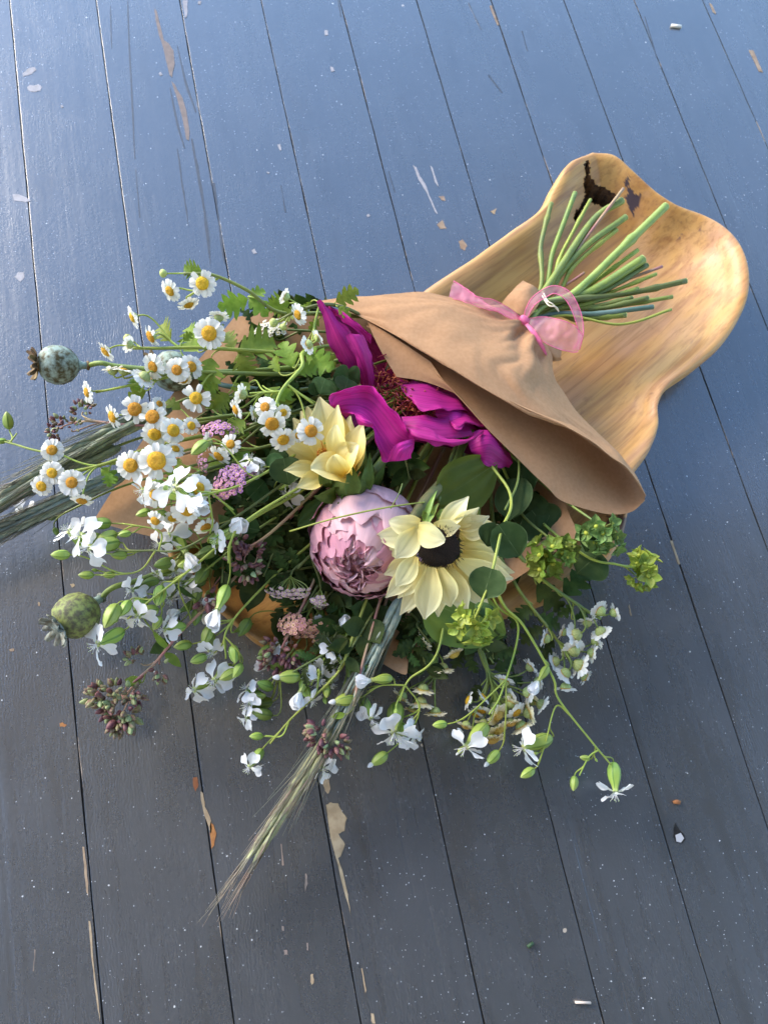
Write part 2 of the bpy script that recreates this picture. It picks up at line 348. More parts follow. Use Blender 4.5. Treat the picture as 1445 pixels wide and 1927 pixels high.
for q in ([(668,560),(672,560),(690,680),(708,800),(714,860),(708,830),(686,700)], [(722,520),(728,525),(748,620),(772,760),(792,900),(796,1003),(788,960),(768,800),(740,640)], [(640,330),(644,330),(676,470),(700,560),(696,560),(668,480)], [(668,170),(671,170),(700,290),(742,420),(738,425),(696,310)], [(480,0),(484,0),(490,150),(504,400),(512,600),(507,600),(498,400),(484,150)], [(512,640),(515,640),(530,820),(526,820)], [(800,690),(812,690),(832,850),(850,1003),(838,960),(820,800)], [(780,600),(784,600),(802,700),(798,700)], [(415,20),(418,20),(424,180),(420,180)]): chip(q, CRACK, .00006, **A4c)
for q in ([(1275,0),(1280,0),(1290,60),(1286,60)], [(1060,700),(1064,700),(1080,800),(1076,800)]): chip(q, CRACK, .00006, **A4c)
A5c = dict(name='board_crack', **A5)
for q in ([(20,640),(24,640),(48,720),(44,720)], [(320,10),(324,10),(372,110),(368,110)], [(395,280),(400,278),(450,345),(445,347)], [(520,115),(525,115),(545,190),(540,190)], [(980,60),(984,60),(1030,215),(1026,215)]): chip(q, CRACK, .00006, **A5c)
for q in ([(130,880),(134,880),(128,960),(124,960)], [(1060,480),(1064,480),(1072,560),(1066,560)], [(1150,590),(1158,590),(1162,630),(1152,660)], [(1066,790),(1072,790),(1072,806),(1065,806)], [(1072,880),(1084,880),(1086,898),(1074,900)], [(1158,855),(1163,855),(1165,880),(1159,882)]): chip(q, BAREG, .0001, name='paint_pit', **A6)
def flake(poly, m, label, name, cat, h=.0022, sm=False):
    pts = [P(*q) for q in poly]; c = sum(pts, Vector()) / len(pts)
    o = one(name, prism([(p.x - c.x, p.y - c.y) for p in pts], .0002, h), m, M=Matrix.Translation((c.x, c.y, 0))); return tag(o, label, cat)
flake([(1262,47),(1281,49),(1281,53),(1262,51)], mat('dry_splinter', (.62, .56, .47), .7), 'pale splinter lying on the floor near the top right corner', 'splinter', 'splinter')
flake([(1081,1884),(1110,1885),(1110,1889),(1081,1888)], mat('dry_straw', (.6, .5, .42), .7), 'thin straw lying on the floor near the bottom edge', 'straw', 'straw')
flake([(990,1780),(1001,1772),(1004,1776),(994,1785)], mat('leaf_scrap_green', (.03, .07, .03), .6), 'tiny dark green leaf scrap on the grey boards', 'leaf_scrap', 'leaf scrap')
flake([(1265,1508),(1272,1505),(1279,1508),(1277,1514),(1267,1513)], RUST, 'orange wood chip near the small dent in the boards', 'wood_chip', 'wood chip')
# dent in a board with a bright nail head
q = [(1271,1549),(1276,1560),(1286,1570),(1289,1580),(1283,1587),(1272,1585),(1267,1575),(1268,1560)]
chip(q, GAP, .0004, name='nail_dent')
q = [(1270,1572),(1280,1568),(1286,1578),(1280,1586),(1272,1584)]
one('nail_head', prism([(P(*a).x, P(*a).y) for a in q], .0005, .0010), mat('worn_nail_steel', (.55, .53, .52), .45), boards[8], smooth=False)

# ------------------------------------------------------------------ the wooden bowl
OUT = [(1115,278,50),(1155,283,52),(1200,320,50),(1262,372,46),(1330,402,46),(1382,440,50),(1408,485,54),(1417,535,55),(1405,582,54),(1368,640,50),(1310,690,46),(1262,725,42),(1243,760,40),(1243,802,42),(1225,850,46),(1192,900,46),(1187,960,44),(1175,1010,42),(1145,1060,40),(1100,1095,40),(1040,1130,40),(960,1160,38),(860,1190,36),(760,1222,36),(650,1248,36),(560,1240,36),(490,1215,38),(435,1170,40),(380,1120,42),(330,1070,42),(310,1020,44),(335,960,44),(400,890,44),(480,810,44),(580,720,44),(690,630,44),(790,548,44),(900,473,42),(960,430,42),(1015,390,42),(1040,345,46),(1072,300,50)]
SPX = [(1200,510),(1130,690),(900,870),(460,1070)]
HOLE = [(735,148),(742,165),(740,195),(760,225),(800,240),(838,262),(822,285),(795,300),(765,287),(740,282),(722,300),(706,330),(692,345),(700,318),(714,298),(728,270),(730,200),(727,165)]
STAIN = [(885,190),(900,183),(896,225),(925,262),(957,250),(936,282),(942,305),(915,322),(912,352),(895,322),(880,270),(896,235),(878,225)]
BURL = [(1140,972),(1165,968),(1188,975),(1190,1005),(1178,1018),(1168,1000),(1150,992)]
tr = lambda q: [(760 + x / 2.109, 240 + y / 2.109) for x, y in q]
HOLE = [(765 + (x - 765) * 1.22, 245 + (y - 245) * 1.22) for x, y in HOLE]; HOLE, STAIN = tr(HOLE), tr(STAIN)
def inside(x, y, poly):
    c = False
    for (x0, y0), (x1, y1) in zip(poly, poly[1:] + poly[:1]):
        if (y0 > y) != (y1 > y) and x < (x1 - x0) * (y - y0) / (y1 - y0) + x0: c = not c
    return c
def pix(p):
    d = Rm.transposed() @ (p - CAM); return W / 2 + F * d.x / -d.z, H / 2 - F * d.y / -d.z
def bowl():
    nb = 560; o = cr(OUT + OUT[:1], nb + 1)[:-1]; rim = np.array([tuple(P(*p)) for p in o])
    sp = ln([P(x, y, 14) for x, y in SPX], 200); tgt = np.array([sp[np.argmin(((sp[:, :2] - r[:2]) ** 2).sum(1))] for r in rim])
    ker = np.hanning(61); ker /= ker.sum()
    for k in range(3): tgt[:, k] = np.convolve(np.r_[tgt[-30:, k], tgt[:, k], tgt[:30, k]], ker, 'valid')
    prof = [(.95, 0, 0), (.5, 0, 0), (.22, 0, 0), (.15, 0, 0), (.10, .12, 0), (.035, .45, 0), (.0, .72, 0), (.008, .9, 0), (.03, .985, 0), (.062, 1., 0), (.1, .965, 0), (.15, .86, 0), (.22, .66, 1), (.32, .45, 1), (.45, .25, 1), (.6, .1, 1), (.8, .03, 1), (.97, 0., 1)]
    pr = np.array([(a, b) for a, b, _ in prof]); dist = np.linalg.norm(tgt[:, :2] - rim[:, :2], axis=1)
    nr = 150; tt = np.r_[np.linspace(0, 8, 24)[:-1], np.linspace(8, 17, nr - 23)]; pc = cr(pr, 2000); pt = np.linspace(0, 17, 2000)
    tv = np.interp(tt, pt, pc[:, 0]); hv = np.interp(tt, pt, pc[:, 1]); G = np.zeros((nr, nb, 3)); hole = np.zeros((nr, nb), bool); st = np.zeros((nr, nb))
    for i in range(nr):
        inner = tt[i] > 9; zb = 13e-3 if inner else 0.
        dd = tv[i]
        G[i, :, :2] = rim[:, :2] + (tgt[:, :2] - rim[:, :2]) * dd
        G[i, :, 2] = zb + (rim[:, 2] - zb) * hv[i]
        for j in range(nb):
            p = Vector(G[i, j]); a = noise.noise(p * 14) * .0035 + noise.noise(p * 35 + Vector((4, 4, 4))) * .0016
            if i > 6: G[i, j, 2] += a * min(1, hv[i] * 1.2 + .4)
            if inner and (j < 90 or j > 480):
                x, y = pix(p); x += noise.noise(p * 420) * 4; y += noise.noise(p * 420 + Vector((7, 7, 7))) * 4
                if inside(x, y, HOLE): hole[i, j] = True; G[i, j, 2] -= .017 + .004 * noise.noise(p * 300)
                if inside(x, y, STAIN): st[i, j] = 1
            if 90 < j < 300 and 5 < i and tt[i] < 13:
                x, y = pix(p); x += noise.noise(p * 300) * 7; y += noise.noise(p * 300 + Vector((7, 7, 7))) * 7
                if inside(x, y, BURL): st[i, j] = .8
    f = gridf(nr, nb, closed=True); mi = []
    for q in f: mi.append(1 if any(hole[k // nb, k % nb] for k in q) else 0)
    uv = [(float(st[i, j]), j / nb) for i in range(nr) for j in range(nb)]
    f.append(tuple((nr - 1) * nb + j for j in range(nb))); mi.append(0)
    c = Vector((*P(800, 760, 0).xy, 0)); ang = math.atan2(P(1200, 510).y - P(480, 1060).y, P(1200, 510).x - P(480, 1060).x)
    M = Matrix.Translation(c) @ Matrix.Rotation(ang, 4, 'Z'); Mi = M.inverted(); V = G.reshape(-1, 3) @ np.array(Mi.to_3x3()).T + np.array(Mi.translation)
    mb = MB(); mb.v = [V]; mb.uv = [np.array(uv)]; mb.f = f; mb.mi = mi; mb.n = len(V)
    me = mb.mesh('wooden_bowl', [wood_material(), mat('dark_knot_hollow', (.035, .018, .01), .9, col2=(.11, .055, .025), nscale=260, bump=.8, bscale=400, var=0)])
    ob = part('wooden_bowl', me, None, M); tag(ob, 'long honey coloured live edge wooden bowl under the bouquet', 'bowl'); return ob
def wood_material():
    m = bpy.data.materials.new('oiled_live_edge_wood'); m.use_nodes = True; t = m.node_tree; N = t.nodes; L = t.links; pb = N['Principled BSDF']
    tc = N.new('ShaderNodeTexCoord'); uv = N.new('ShaderNodeUVMap'); sx = N.new('ShaderNodeSeparateXYZ'); L.new(uv.outputs[0], sx.inputs[0])
    def noi(s, mp, det=5, rgh=.6, dist=0.):
        a = N.new('ShaderNodeMapping'); a.inputs['Scale'].default_value = mp; L.new(tc.outputs['Object'], a.inputs[0])
        x = N.new('ShaderNodeTexNoise'); x.inputs['Scale'].default_value = s; x.inputs['Detail'].default_value = det; x.inputs['Roughness'].default_value = rgh; x.inputs['Distortion'].default_value = dist
        L.new(a.outputs[0], x.inputs[0]); return x.outputs[0]
    def ramp(src, els):
        r = N.new('ShaderNodeValToRGB'); e = r.color_ramp.elements
        while len(e) < len(els): e.new(.5)
        for k, (p, c) in enumerate(els): e[k].position = p; e[k].color = (*c, 1)
        L.new(src, r.inputs[0]); return r.outputs[0]
    def mix(f, a, b):
        x = N.new('ShaderNodeMix'); x.data_type = 'RGBA'
        for s, v in ((0, f), (6, a), (7, b)):
            if isinstance(v, (int, float, tuple)): x.inputs[s].default_value = v
            else: L.new(v, x.inputs[s])
        return x.outputs[2]
    c = ramp(noi(9, (.35, 2.2, 2.2), 6, .6, .6), [(.30, (.31, .13, .032)), (.44, (.48, .24, .062)), (.58, (.55, .315, .10)), (.72, (.47, .23, .075))])
    c = mix(ramp(noi(60, (.09, 1.6, 1.6), 5, .6, .3), [(.48, (0, 0, 0)), (.68, (.8, .8, .8))]), c, (.32, .145, .05, 1))
    c = mix(ramp(noi(5, (.6, 1.6, 1.6), 4, .6), [(.56, (0, 0, 0)), (.7, (.65, .65, .65))]), c, (.56, .33, .235, 1))      # pinkish heartwood clouds
    c = mix(ramp(noi(45, (.13, 1.1, 1.1), 4, .7, .4), [(.655, (0, 0, 0)), (.73, (.8, .8, .8))]), c, (.17, .085, .07, 1))     # dark mineral streaks
    c = mix(ramp(noi(70, (.8, 1., 1.), 3, .6), [(.70, (0, 0, 0)), (.76, (.7, .7, .7))]), c, (.2, .1, .05, 1))
    wv = N.new('ShaderNodeTexWave'); wv.bands_direction = 'Y'; wv.inputs['Scale'].default_value = 34; wv.inputs['Distortion'].default_value = 9; wv.inputs['Detail'].default_value = 4; wv.inputs['Detail Scale'].default_value = 1.3
    ma = N.new('ShaderNodeMapping'); ma.inputs['Scale'].default_value = (.16, 1, 1.2); L.new(tc.outputs['Object'], ma.inputs[0]); L.new(ma.outputs[0], wv.inputs[0])
    c = mix(ramp(wv.outputs[0], [(.6, (0, 0, 0)), (1., (.12, .12, .12))]), c, (.30, .135, .04, 1))
    c = mix(ramp(noi(26, (.5, 1., 1.), 5, .7, .8), [(.62, (0, 0, 0)), (.72, (.55, .55, .55))]), c, (.25, .11, .045, 1))
    c = mix(ramp(noi(150, (.045, 1.5, 1.5), 4, .65, .2), [(.5, (0, 0, 0)), (.64, (.5, .5, .5))]), c, (.27, .12, .04, 1))
    c = mix(sx.outputs[0], c, (.05, .03, .036, 1))
    L.new(c, pb.inputs['Base Color']); pb.inputs['Roughness'].default_value = .5; pb.inputs['Specular IOR Level'].default_value = .35; pb.inputs['Coat Weight'].default_value = .1; pb.inputs['Coat Roughness'].default_value = .22
    b = N.new('ShaderNodeBump'); b.inputs['Strength'].default_value = .25; b.inputs['Distance'].default_value = .0006; L.new(noi(80, (.1, 1.5, 1.5), 5, .6), b.inputs['Height']); L.new(b.outputs[0], pb.inputs['Normal'])
    return m
bowl()

# ------------------------------------------------------------------ kraft paper and ribbon
KRAFT = mat('brown_kraft_paper', (.455, .258, .132), .8, transl=.12, col2=(.415, .23, .115), nscale=330, bump=.5, bscale=75, var=0, spec=.25)
KRAFTI = KRAFT
wrap = thing('paper_wrap', 'brown kraft paper wrapped round the bouquet and gathered at the ribbon', 'wrapping paper', P(850, 720, 0))
E1 = [(602,566,80),(650,585,89),(695,604,95),(777,650,104),(883,713,111),(981,766,108),(1069,806,102),(1149,859,87),(1189,894,76),(1215,934,66)]
flap = [[(966,596,72),(983,602,79),(998,615,80),(1014,635,77),(1031,666,64)],
        [(935,583,74),(950,600,83),(978,635,86),(1010,665,82),(1038,690,64)],
        [(890,568,80),(915,602,89),(962,662,98),(1014,700,90),(1050,716,68)],
        [(800,550,86),(840,594,98),(920,680,107),(1010,742,99),(1080,772,70)],
        [(690,557,88),(745,606,100),(865,698,111),(1010,782,103),(1115,822,80),(1160,850,66)], E1]
def crease(G):
    nu, nv = G.shape[:2]; N_ = normals(G); O = G.copy()
    for i in range(nu):
        for j in range(nv):
            u, v = i / (nu - 1), j / (nv - 1); p = Vector(G[i, j])
            a = .0060 * math.exp(-((u - .12) / .16) ** 2) * math.sin(v * 21 + 1.0) * (1 - v * .3)           # gathers near the ribbon
            a += .0022 * noise.noise(Vector((v * 7, u * 1.6, 2.))) * (1 - u) ** .5 + .0012 * noise.noise(p * 45)
            a += .0042 * (abs(noise.noise(Vector((v * 5.2 + 3, u * 2.3, 7.)))) - .2) * (1 - .5 * u) + .0022 * (abs(noise.noise(Vector((v * 11 + 3, u * 5 + v * 4, 2.)))) - .2) * (1 - .4 * u)
            a -= .0045 * math.exp(-((v - (.30 + .15 * u)) / .06) ** 2) * max(0, 1 - u * 1.6)
            O[i, j] += N_[i, j] * a
    return O
one('front_flap', sheet(crease(rowsgrid(flap, 46, 90))[:, ::-1], .0004), KRAFT, wrap)
roll = [[(x, y, z - 1) for x, y, z in E1[2:]],
        [(692,608,90),(790,650,90),(895,700,84),(990,750,75),(1080,800,64),(1150,850,52),(1190,890,52),(1213,932,60)],
        [(690,612,90),(780,660,93),(862,720,90),(955,788,82),(1045,850,72),(1115,905,58),(1178,938,51),(1213,939,57)],
        [(690,614,90),(769,660,95),(848,730,98),(912,800,95),(968,856,89),(1002,890,83),(1032,918,78),(1055,941,73),(1100,957,66),(1150,968,58),(1188,963,55),(1213,942,57)]]
one('rolled_edge', patch(roll, 24, 70, .0004, .0008, 30), KRAFT, wrap)
one('folded_corner', patch([[(690,603,92),(735,630,96),(810,680,98)], [(714,655,92),(780,690,95),(840,722,97)], [(746,709,91),(800,718,93),(866,744,94)]], 14, 14, .0004, .0006, 60), KRAFT, wrap)
back = [[(440,596,66),(330,735,54),(232,890,46),(176,980,36)], [(520,585,70),(450,740,55),(370,900,52),(292,1012,48)], [(690,590,70),(600,780,34),(520,940,29),(500,1060,29)], [(850,580,62),(760,830,28),(690,1040,27),(740,1262,46)], [(980,600,56),(930,850,28),(880,1080,33),(800,1205,46)], [(1030,660,48),(1040,830,44),(1062,940,58),(1090,1010,60)]]
one('back_sheet', patch(back, 44, 44, .0004, .002, 25, 3.), KRAFT, wrap)
one('collar', patch([[(938,580,66),(960,550,74),(984,527,72)], [(965,585,73),(985,556,79),(1005,538,74)], [(992,600,74),(1012,575,76),(1022,552,66)]], 14, 14, .0004, .0014, 90), KRAFT, wrap)
one('collar', patch([[(1010,640,70),(1030,650,70),(1058,652,62)], [(1022,660,66),(1040,668,66),(1056,672,60)], [(1030,678,58),(1045,680,58),(1057,678,54)]], 10, 10, .0004, .001, 90), KRAFT, wrap)
ORG = mat('pink_organza', (.86, .30, .48), .45, transl=.35, col2=(.9, .42, .58), nscale=60, bump=.25, bscale=2500, var=0, alpha=.4, spec=.5)
ORGK = mat('pink_organza_bunched', (.84, .20, .40), .45, transl=.3, bump=.3, bscale=900, var=0, alpha=.93)
rib = thing('ribbon', 'pink organza ribbon tied in a bow round the paper', 'ribbon', P(988, 603, 70))
def band(name, rows, m=ORG, nu=16, nv=60, amp=.0022, sc_=60):
    G = rowsgrid(rows, nu, nv); G = nz(nz(G, amp, sc_, len(name)), amp * .7, 190, 3.); one(name, sheet(G), m, rib)
    for e in (0, -1): one('selvedge', tube(G[e], .00035, 4), ORGK, rib)
band('right_loop', [[(984,598,83),(996,566,94),(1018,546,102),(1045,537,107),(1073,550,108),(1092,585,104),(1098,625,96),(1090,658,88)], [(989,602,83),(1006,574,95),(1025,560,100),(1045,552,104),(1066,566,104),(1082,600,100),(1089,635,92),(1078,658,86)]])
band('right_loop_return', [[(988,600,83),(1020,594,90),(1050,600,96),(1080,612,98),(1096,630,96)], [(988,603,82),(1018,622,88),(1048,632,92),(1080,645,92),(1092,648,92)], [(986,606,82),(1008,632,84),(1040,652,86),(1075,661,86),(1088,661,88)]])
band('left_loop', [[(984,599,83),(955,578,92),(925,562,96),(900,556,96),(872,540,92),(853,528,88)], [(983,602,83),(952,588,90),(920,572,92),(896,564,92),(868,552,88),(848,544,84)], [(982,606,82),(950,594,84),(915,578,84),(890,572,86),(862,564,84),(845,563,80)]])
band('left_loop_back', [[(982,600,82),(950,584,86),(925,578,88),(900,560,84),(870,542,80),(856,530,84)], [(982,606,81),(940,588,82),(910,574,82),(880,568,80),(858,562,76),(846,560,76)]])
band('tail', [[(983,604,82),(998,624,86),(1012,644,84),(1026,668,76)], [(988,604,84),(1006,622,88),(1019,643,86),(1029,668,78)]], ORGK, 6, 20, .0008)
G = lathe([(.0003, -.0075), (.004, -.006), (.0058, -.002), (.0055, .002), (.0042, .006), (.0003, .0078)], 14, lambda t, k: 1 + .16 * math.sin(5 * t + 5 * k))
one('knot', G, ORGK, rib, M=frame(P(986, 602, 83), facing(P(986, 602, 83), -40, 80), s=.62))
for pts in ([(1023,552,80),(1030,566,88),(1040,572,88),(1050,584,84)], [(1020,556,80),(1032,574,87),(1046,577,87),(1051,586,82)]):
    one('thread', tube(cr([P(*p) for p in pts], 12), .0006, 5), mat('cream_thread', (.75, .68, .52), .8), rib)

# unseen ceiling and wall added to block skylight from above and behind
one('added_ceiling', prism([(-1.5, -1.6), (2.4, -1.6), (2.4, 0.9), (-1.5, 0.9)], 2.3, 2.36), mat('added_ceiling_paint', (.5, .48, .44), .7, var=0), kind='structure', label='unseen porch ceiling added to block the sky overhead')
one('added_wall', prism([(-2.4, -1.66), (2.4, -1.66), (2.4, -1.6), (-2.4, -1.6)], 0, 2.36), mat('added_wall_paint', (.45, .43, .40), .7, var=0), kind='structure', label='unseen house wall added to block light from behind the viewer')

# ------------------------------------------------------------------ materials of the plants
STEM_L = mat('fresh_green_stem', (.30, .36, .055), .5, col2=(.23, .30, .05), nscale=90, var=.15)
STEM_M = mat('mid_green_stem', (.20, .25, .045), .5, col2=(.14, .19, .05), nscale=80, var=.15)
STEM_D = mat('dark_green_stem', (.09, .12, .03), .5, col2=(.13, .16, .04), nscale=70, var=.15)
STEM_B = mat('blue_green_stem', (.13, .20, .17), .5, col2=(.07, .13, .10), nscale=50, var=.1)
STEM_T = mat('tan_pink_stem', (.36, .27, .15), .55, col2=(.36, .15, .14), nscale=45, var=.1)
CUT = mat('pale_cut_stem_face', (.40, .45, .16), .6, var=.1)
LEAF = mat('feverfew_leaf_green', (.16, .25, .03), .55, transl=.25, col2=(.21, .30, .04), nscale=4, bump=.3, bscale=14, spec=.25, var=.22)
LEAFD = mat('shaded_leaf_green', (.024, .046, .009), .6, transl=.18, col2=(.042, .07, .014), nscale=4, bump=.3, bscale=12, spec=.2, var=.3)  # green darkened to put the bouquet's inner shade into the leaf colour
LEAFB = mat('blue_green_leaf', (.032, .070, .020), .65, spec=.15, transl=.12, col2=(.045, .086, .026), nscale=4, side=([(.0, (1,1,1)), (.035, (0,0,0)), (.48, (0,0,0)), (.5, (1,1,1)), (.52, (0,0,0)), (.965, (0,0,0)), (1., (1,1,1))], (.13, .19, .08)), var=.2)
LEAFO = mat('olive_leaf', (.12, .14, .016), .6, spec=.2, transl=.2, col2=(.085, .11, .014), nscale=30, bump=.3, bscale=160, side=([(.485, (0,0,0)), (.497, (.8,.8,.8)), (.503, (.8,.8,.8)), (.515, (0,0,0))], (.2, .24, .07)), var=.05)
LEAFG = mat('bright_round_leaf', (.14, .20, .03), .6, spec=.25, transl=.2, col2=(.1, .17, .035), nscale=30, bump=.3, bscale=160, side=([(.485, (0,0,0)), (.497, (.8,.8,.8)), (.503, (.8,.8,.8)), (.515, (0,0,0))], (.25, .32, .1)), var=.05)
WHITE = mat('white_ray_petal', (.80, .79, .73), .5, transl=.3, ramp=[(0, (.68, .68, .5)), (.3, (.76, .75, .68)), (1, (.78, .77, .72))], var=.05)
CREAM = mat('cream_faded_petal', (.80, .72, .46), .55, transl=.25, ramp=[(0, (.68, .54, .2)), (.5, (.80, .73, .48)), (1, (.83, .79, .62))], var=.12)
YDISC = mat('golden_disc', (.74, .40, .015), .7, col2=(.56, .27, .008), nscale=14, bump=1., bscale=22, ramp=[(0, (.52, .27, .015)), (.4, (.74, .41, .015)), (1, (.66, .32, .01))], var=.15)
CUP = mat('green_flower_cup', (.34, .40, .14), .6, stripes=(12, (.25, .31, .09)), var=.15)
BUDY = mat('yellow_green_bud', (.42, .46, .14), .55, stripes=(14, (.3, .36, .09)), var=.15)
PURE = mat('pure_white_petal', (.78, .78, .77), .42, transl=.34, ramp=[(0, (.62, .70, .36)), (.14, (.80, .82, .70)), (.35, (.78, .78, .775)), (1, (.79, .79, .79))], veins=(14, .12, (.74, .76, .78)), var=.04)
CALYX = mat('green_calyx', (.27, .38, .065), .42, transl=.1, stripes=(5, (.13, .22, .03)), ramp=[(0, (.24, .36, .07)), (.6, (.33, .43, .08)), (1, (.52, .55, .2))], var=.15)
CALYXD = mat('shaded_green_calyx', (.17, .26, .05), .45, transl=.1, stripes=(5, (.09, .16, .03)), var=.2)  # darker copy of the calyx green, shade coloured in for shaded sprays
# ------------------------------------------------------------------ stems
GX, GY = 1012, 588
def stem_pts(end, gz, off, wps):
    """cut end -> binding point under the ribbon -> way points (px, py, mm)"""
    a = [P(*q) for q in end] if end else []
    return a + [P(GX + off * 1.2, GY + off * 2.0, gz)] + [P(*q) for q in wps]
def main_stem(th, pts, r, m, n=7, cutr=None, nodes=()):
    path = cr(pts, max(14, len(pts) * 9)); L = len(path)
    rr = np.interp(np.linspace(0, 1, L), np.linspace(0, 1, len(r)), r) if hasattr(r, '__len__') else np.full(L, r)
    for f in nodes:
        k = int(f * (L - 1)); rr[k] *= 1.35; rr[k + 1] *= 1.2
    mb = MB().add(*tube(path, rr, n)); o = part('stem', mb.mesh('stem', m), th)
    if path[0][0] > .17 and path[0][1] > .28: one('cut_end', lathe([(.01, -.1), (.98, -.1), (1.02, .0), (.9, .16), (.01, .12)], n), CUT, th, M=frame(Vector(path[0]), Vector(path[0] - path[1]), 0, float(rr[0])))
    return path, o
def twig(th, a, t0, b, n1, r0, r1, m, name='branch', sag=.35):
    a, b = Vector(a), Vector(b); d = (b - a).length
    c1 = a + Vector(t0).normalized() * d * sag; c2 = b - n1 * d * .38
    pts = [a * (1 - t) ** 3 + c1 * 3 * t * (1 - t) ** 2 + c2 * 3 * t * t * (1 - t) + b * t ** 3 for t in np.linspace(0, 1, 10)]
    return one(name, tube(pts, [r0, (r0 + r1) / 2, r1], 5), m, th)
def attach(paths, p, n, back=.45):
    """joint on the nearest stem for a head at p: a point some way back towards the base"""
    best = None
    for path in paths:
        d = np.linalg.norm(path - np.array(p), axis=1); i = int(np.argmin(d)); 
        if best is None or d[i] < best[0]: best = (d[i], path, i)
    d, path, i = best; acc = 0; k = i
    while k > 1 and acc < d * back + .006: acc += np.linalg.norm(path[k] - path[k - 1]); k -= 1
    t = path[min(k + 1, len(path) - 1)] - path[k]
    return Vector(path[k]), Vector(t)
# ------------------------------------------------------------------ shared meshes
rnd = random.Random(3)
FPET = [MB().add(*sheet(blade(.58 * rnd.uniform(.92, 1.08), .185 * rnd.uniform(.9, 1.12), [.5, .9, 1, 1.05, .98, .6], 7, 5, cup=.25 * rnd.uniform(-.5, 1), bend=rnd.uniform(.1, .6), ruffle=.15, seed=k, notch=.05))).mesh('ray_petal', WHITE) for k in range(6)]
CPET = [MB().add(*sheet(blade(.64 * rnd.uniform(.85, 1.1), .19, [.5, .9, 1, 1, .9, .5], 6, 5, cup=.3, bend=rnd.uniform(-.1, .4), ruffle=.3, seed=k + 9))).mesh('faded_petal', CREAM) for k in range(5)]
def bumpy_dome(r, h, n=26, rows=9, seed=0, flat=.0):
    pr = [(r * math.sin(a) + 1e-5, h * (math.cos(a) - flat * math.exp(-(a / .35) ** 2))) for a in np.linspace(0, math.pi / 2, rows)][::-1]
    V, f, uv = lathe(pr, n); q = np.array([1 + .09 * noise.noise(Vector(v) * 9 / r * .6 + Vector((seed, 0, 0))) for v in V]); V = V * q[:, None]
    return V, f, [(1 - a, b) for a, b in uv]
DISC = MB().add(*bumpy_dome(.43, .24, flat=.22)).mesh('disc', YDISC)
DISCY = MB().add(*bumpy_dome(.48, .34)).mesh('disc', mat('faded_yellow_dome', (.70, .50, .11), .7, col2=(.54, .33, .05), nscale=12, bump=1., bscale=20, var=.15))
HCUP = MB().add(*lathe([(.02, -.42), (.10, -.40), (.24, -.34), (.37, -.2), (.43, -.06), (.44, 0), (.36, .03), (.02, .03)], 14)).mesh('flower_head', CUP)
BUDM = MB().add(*lathe([(.05, -.9), (.45, -.8), (.85, -.3), (.95, .1), (.75, .55), (.4, .75), (.03, .8)], 14, lambda t, k: 1 + .06 * math.cos(10 * t))).mesh('bud', BUDY)
def daisy(th, paths, px, py, z, r, ang, tilt, m=STEM_L, kind='w', rnd=random.Random(11)):
    p = P(px, py, z); R = S(r, p) * (1.12 if kind == 'w' else 1.05) * rnd.uniform(.92, 1.09); n = facing(p, ang, tilt); M = frame(p, n, rnd.uniform(0, 6.3), R)
    if kind == 'bud':
        h = part('bud', BUDM, th, M); base = p - n * R * .8
    else:
        h = part('flower_head', HCUP, th, M); base = p - n * R * .4
        k = rnd.randint(13, 16) if kind == 'w' else 18
        droop = rnd.uniform(-.10, .08) if kind == 'w' else rnd.uniform(-.15, .15)
        for i in range(k):
            a = 2 * math.pi * (i + rnd.uniform(-.18, .18)) / k
            if i == 0 and tilt > 95: droop -= .42
            if kind == 'w' and rnd.random() < .07: continue
            q = Matrix.Rotation(a, 4, 'Z') @ Matrix.Translation((.36, 0, .02 + .02 * (i % 2))) @ Matrix.Rotation(droop + rnd.uniform(-.13, .13), 4, 'Y') @ Matrix.Rotation(rnd.uniform(-.25, .25), 4, 'X')
            part('petal', rnd.choice(FPET if kind == 'w' else CPET), h, M @ q)
        part('disc', DISC if kind == 'w' else DISCY, h, M @ Matrix.Scale(rnd.uniform(.9, 1.08), 4))
    if paths:
        a, t = attach(paths, base, n); twig(th, a, t, base, n, .00075, .0006, m, 'flower_stalk')
    return h
# lobed leaf
def lobed(L, w, lobes=4, seed=0, bend=.3):
    r = random.Random(seed); nu = lobes * 8 + 8; G = np.zeros((nu, 5, 3)); bumps = [r.uniform(.8, 1.15) for _ in range(lobes + 2)]
    for i in range(nu):
        u = i / (nu - 1); env = math.sin(math.pi * min(1, u * .93 + .06)) ** .8 * (1.1 - .45 * u); ph = u * lobes
        lob = abs(math.sin(math.pi * ph)) ** .55 * bumps[int(ph)]; fine = .86 + .14 * abs(math.sin(math.pi * ph * 3))
        hw = w * env * (.14 + .86 * lob * fine)
        for j, v in enumerate((-1, -.5, 0, .5, 1)):
            x = u * L + abs(v) * hw * .45; y = v * hw; z = -bend * L * (u - .3) ** 2 + abs(v) * hw * .22 + .05 * w * noise.noise(Vector((u * 5, v * 2, seed)))
            G[i, j] = (x, y, z)
    return sheet(G)
LOB = [MB().add(*lobed(1, .46 + .08 * (k % 3), 3 + k % 3, k, .25 + .2 * (k % 2))).mesh('lobed_leaf', LEAF) for k in range(6)]
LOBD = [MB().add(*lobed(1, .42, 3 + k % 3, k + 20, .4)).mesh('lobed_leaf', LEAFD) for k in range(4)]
def place_blade(name, me, th, b, t, n, wscale=1.):
    """mesh of unit length along +X placed from point b to point t with upper side n"""
    b, t = Vector(b), Vector(t); x = (t - b); L = x.length; x.normalize(); y = n.cross(x).normalized(); z = x.cross(y)
    M = Matrix.Translation(b) @ Matrix((x, y, z)).transposed().to_4x4() @ Matrix.Diagonal((L, L * wscale, L, 1))
    return part(name, me, th, M)
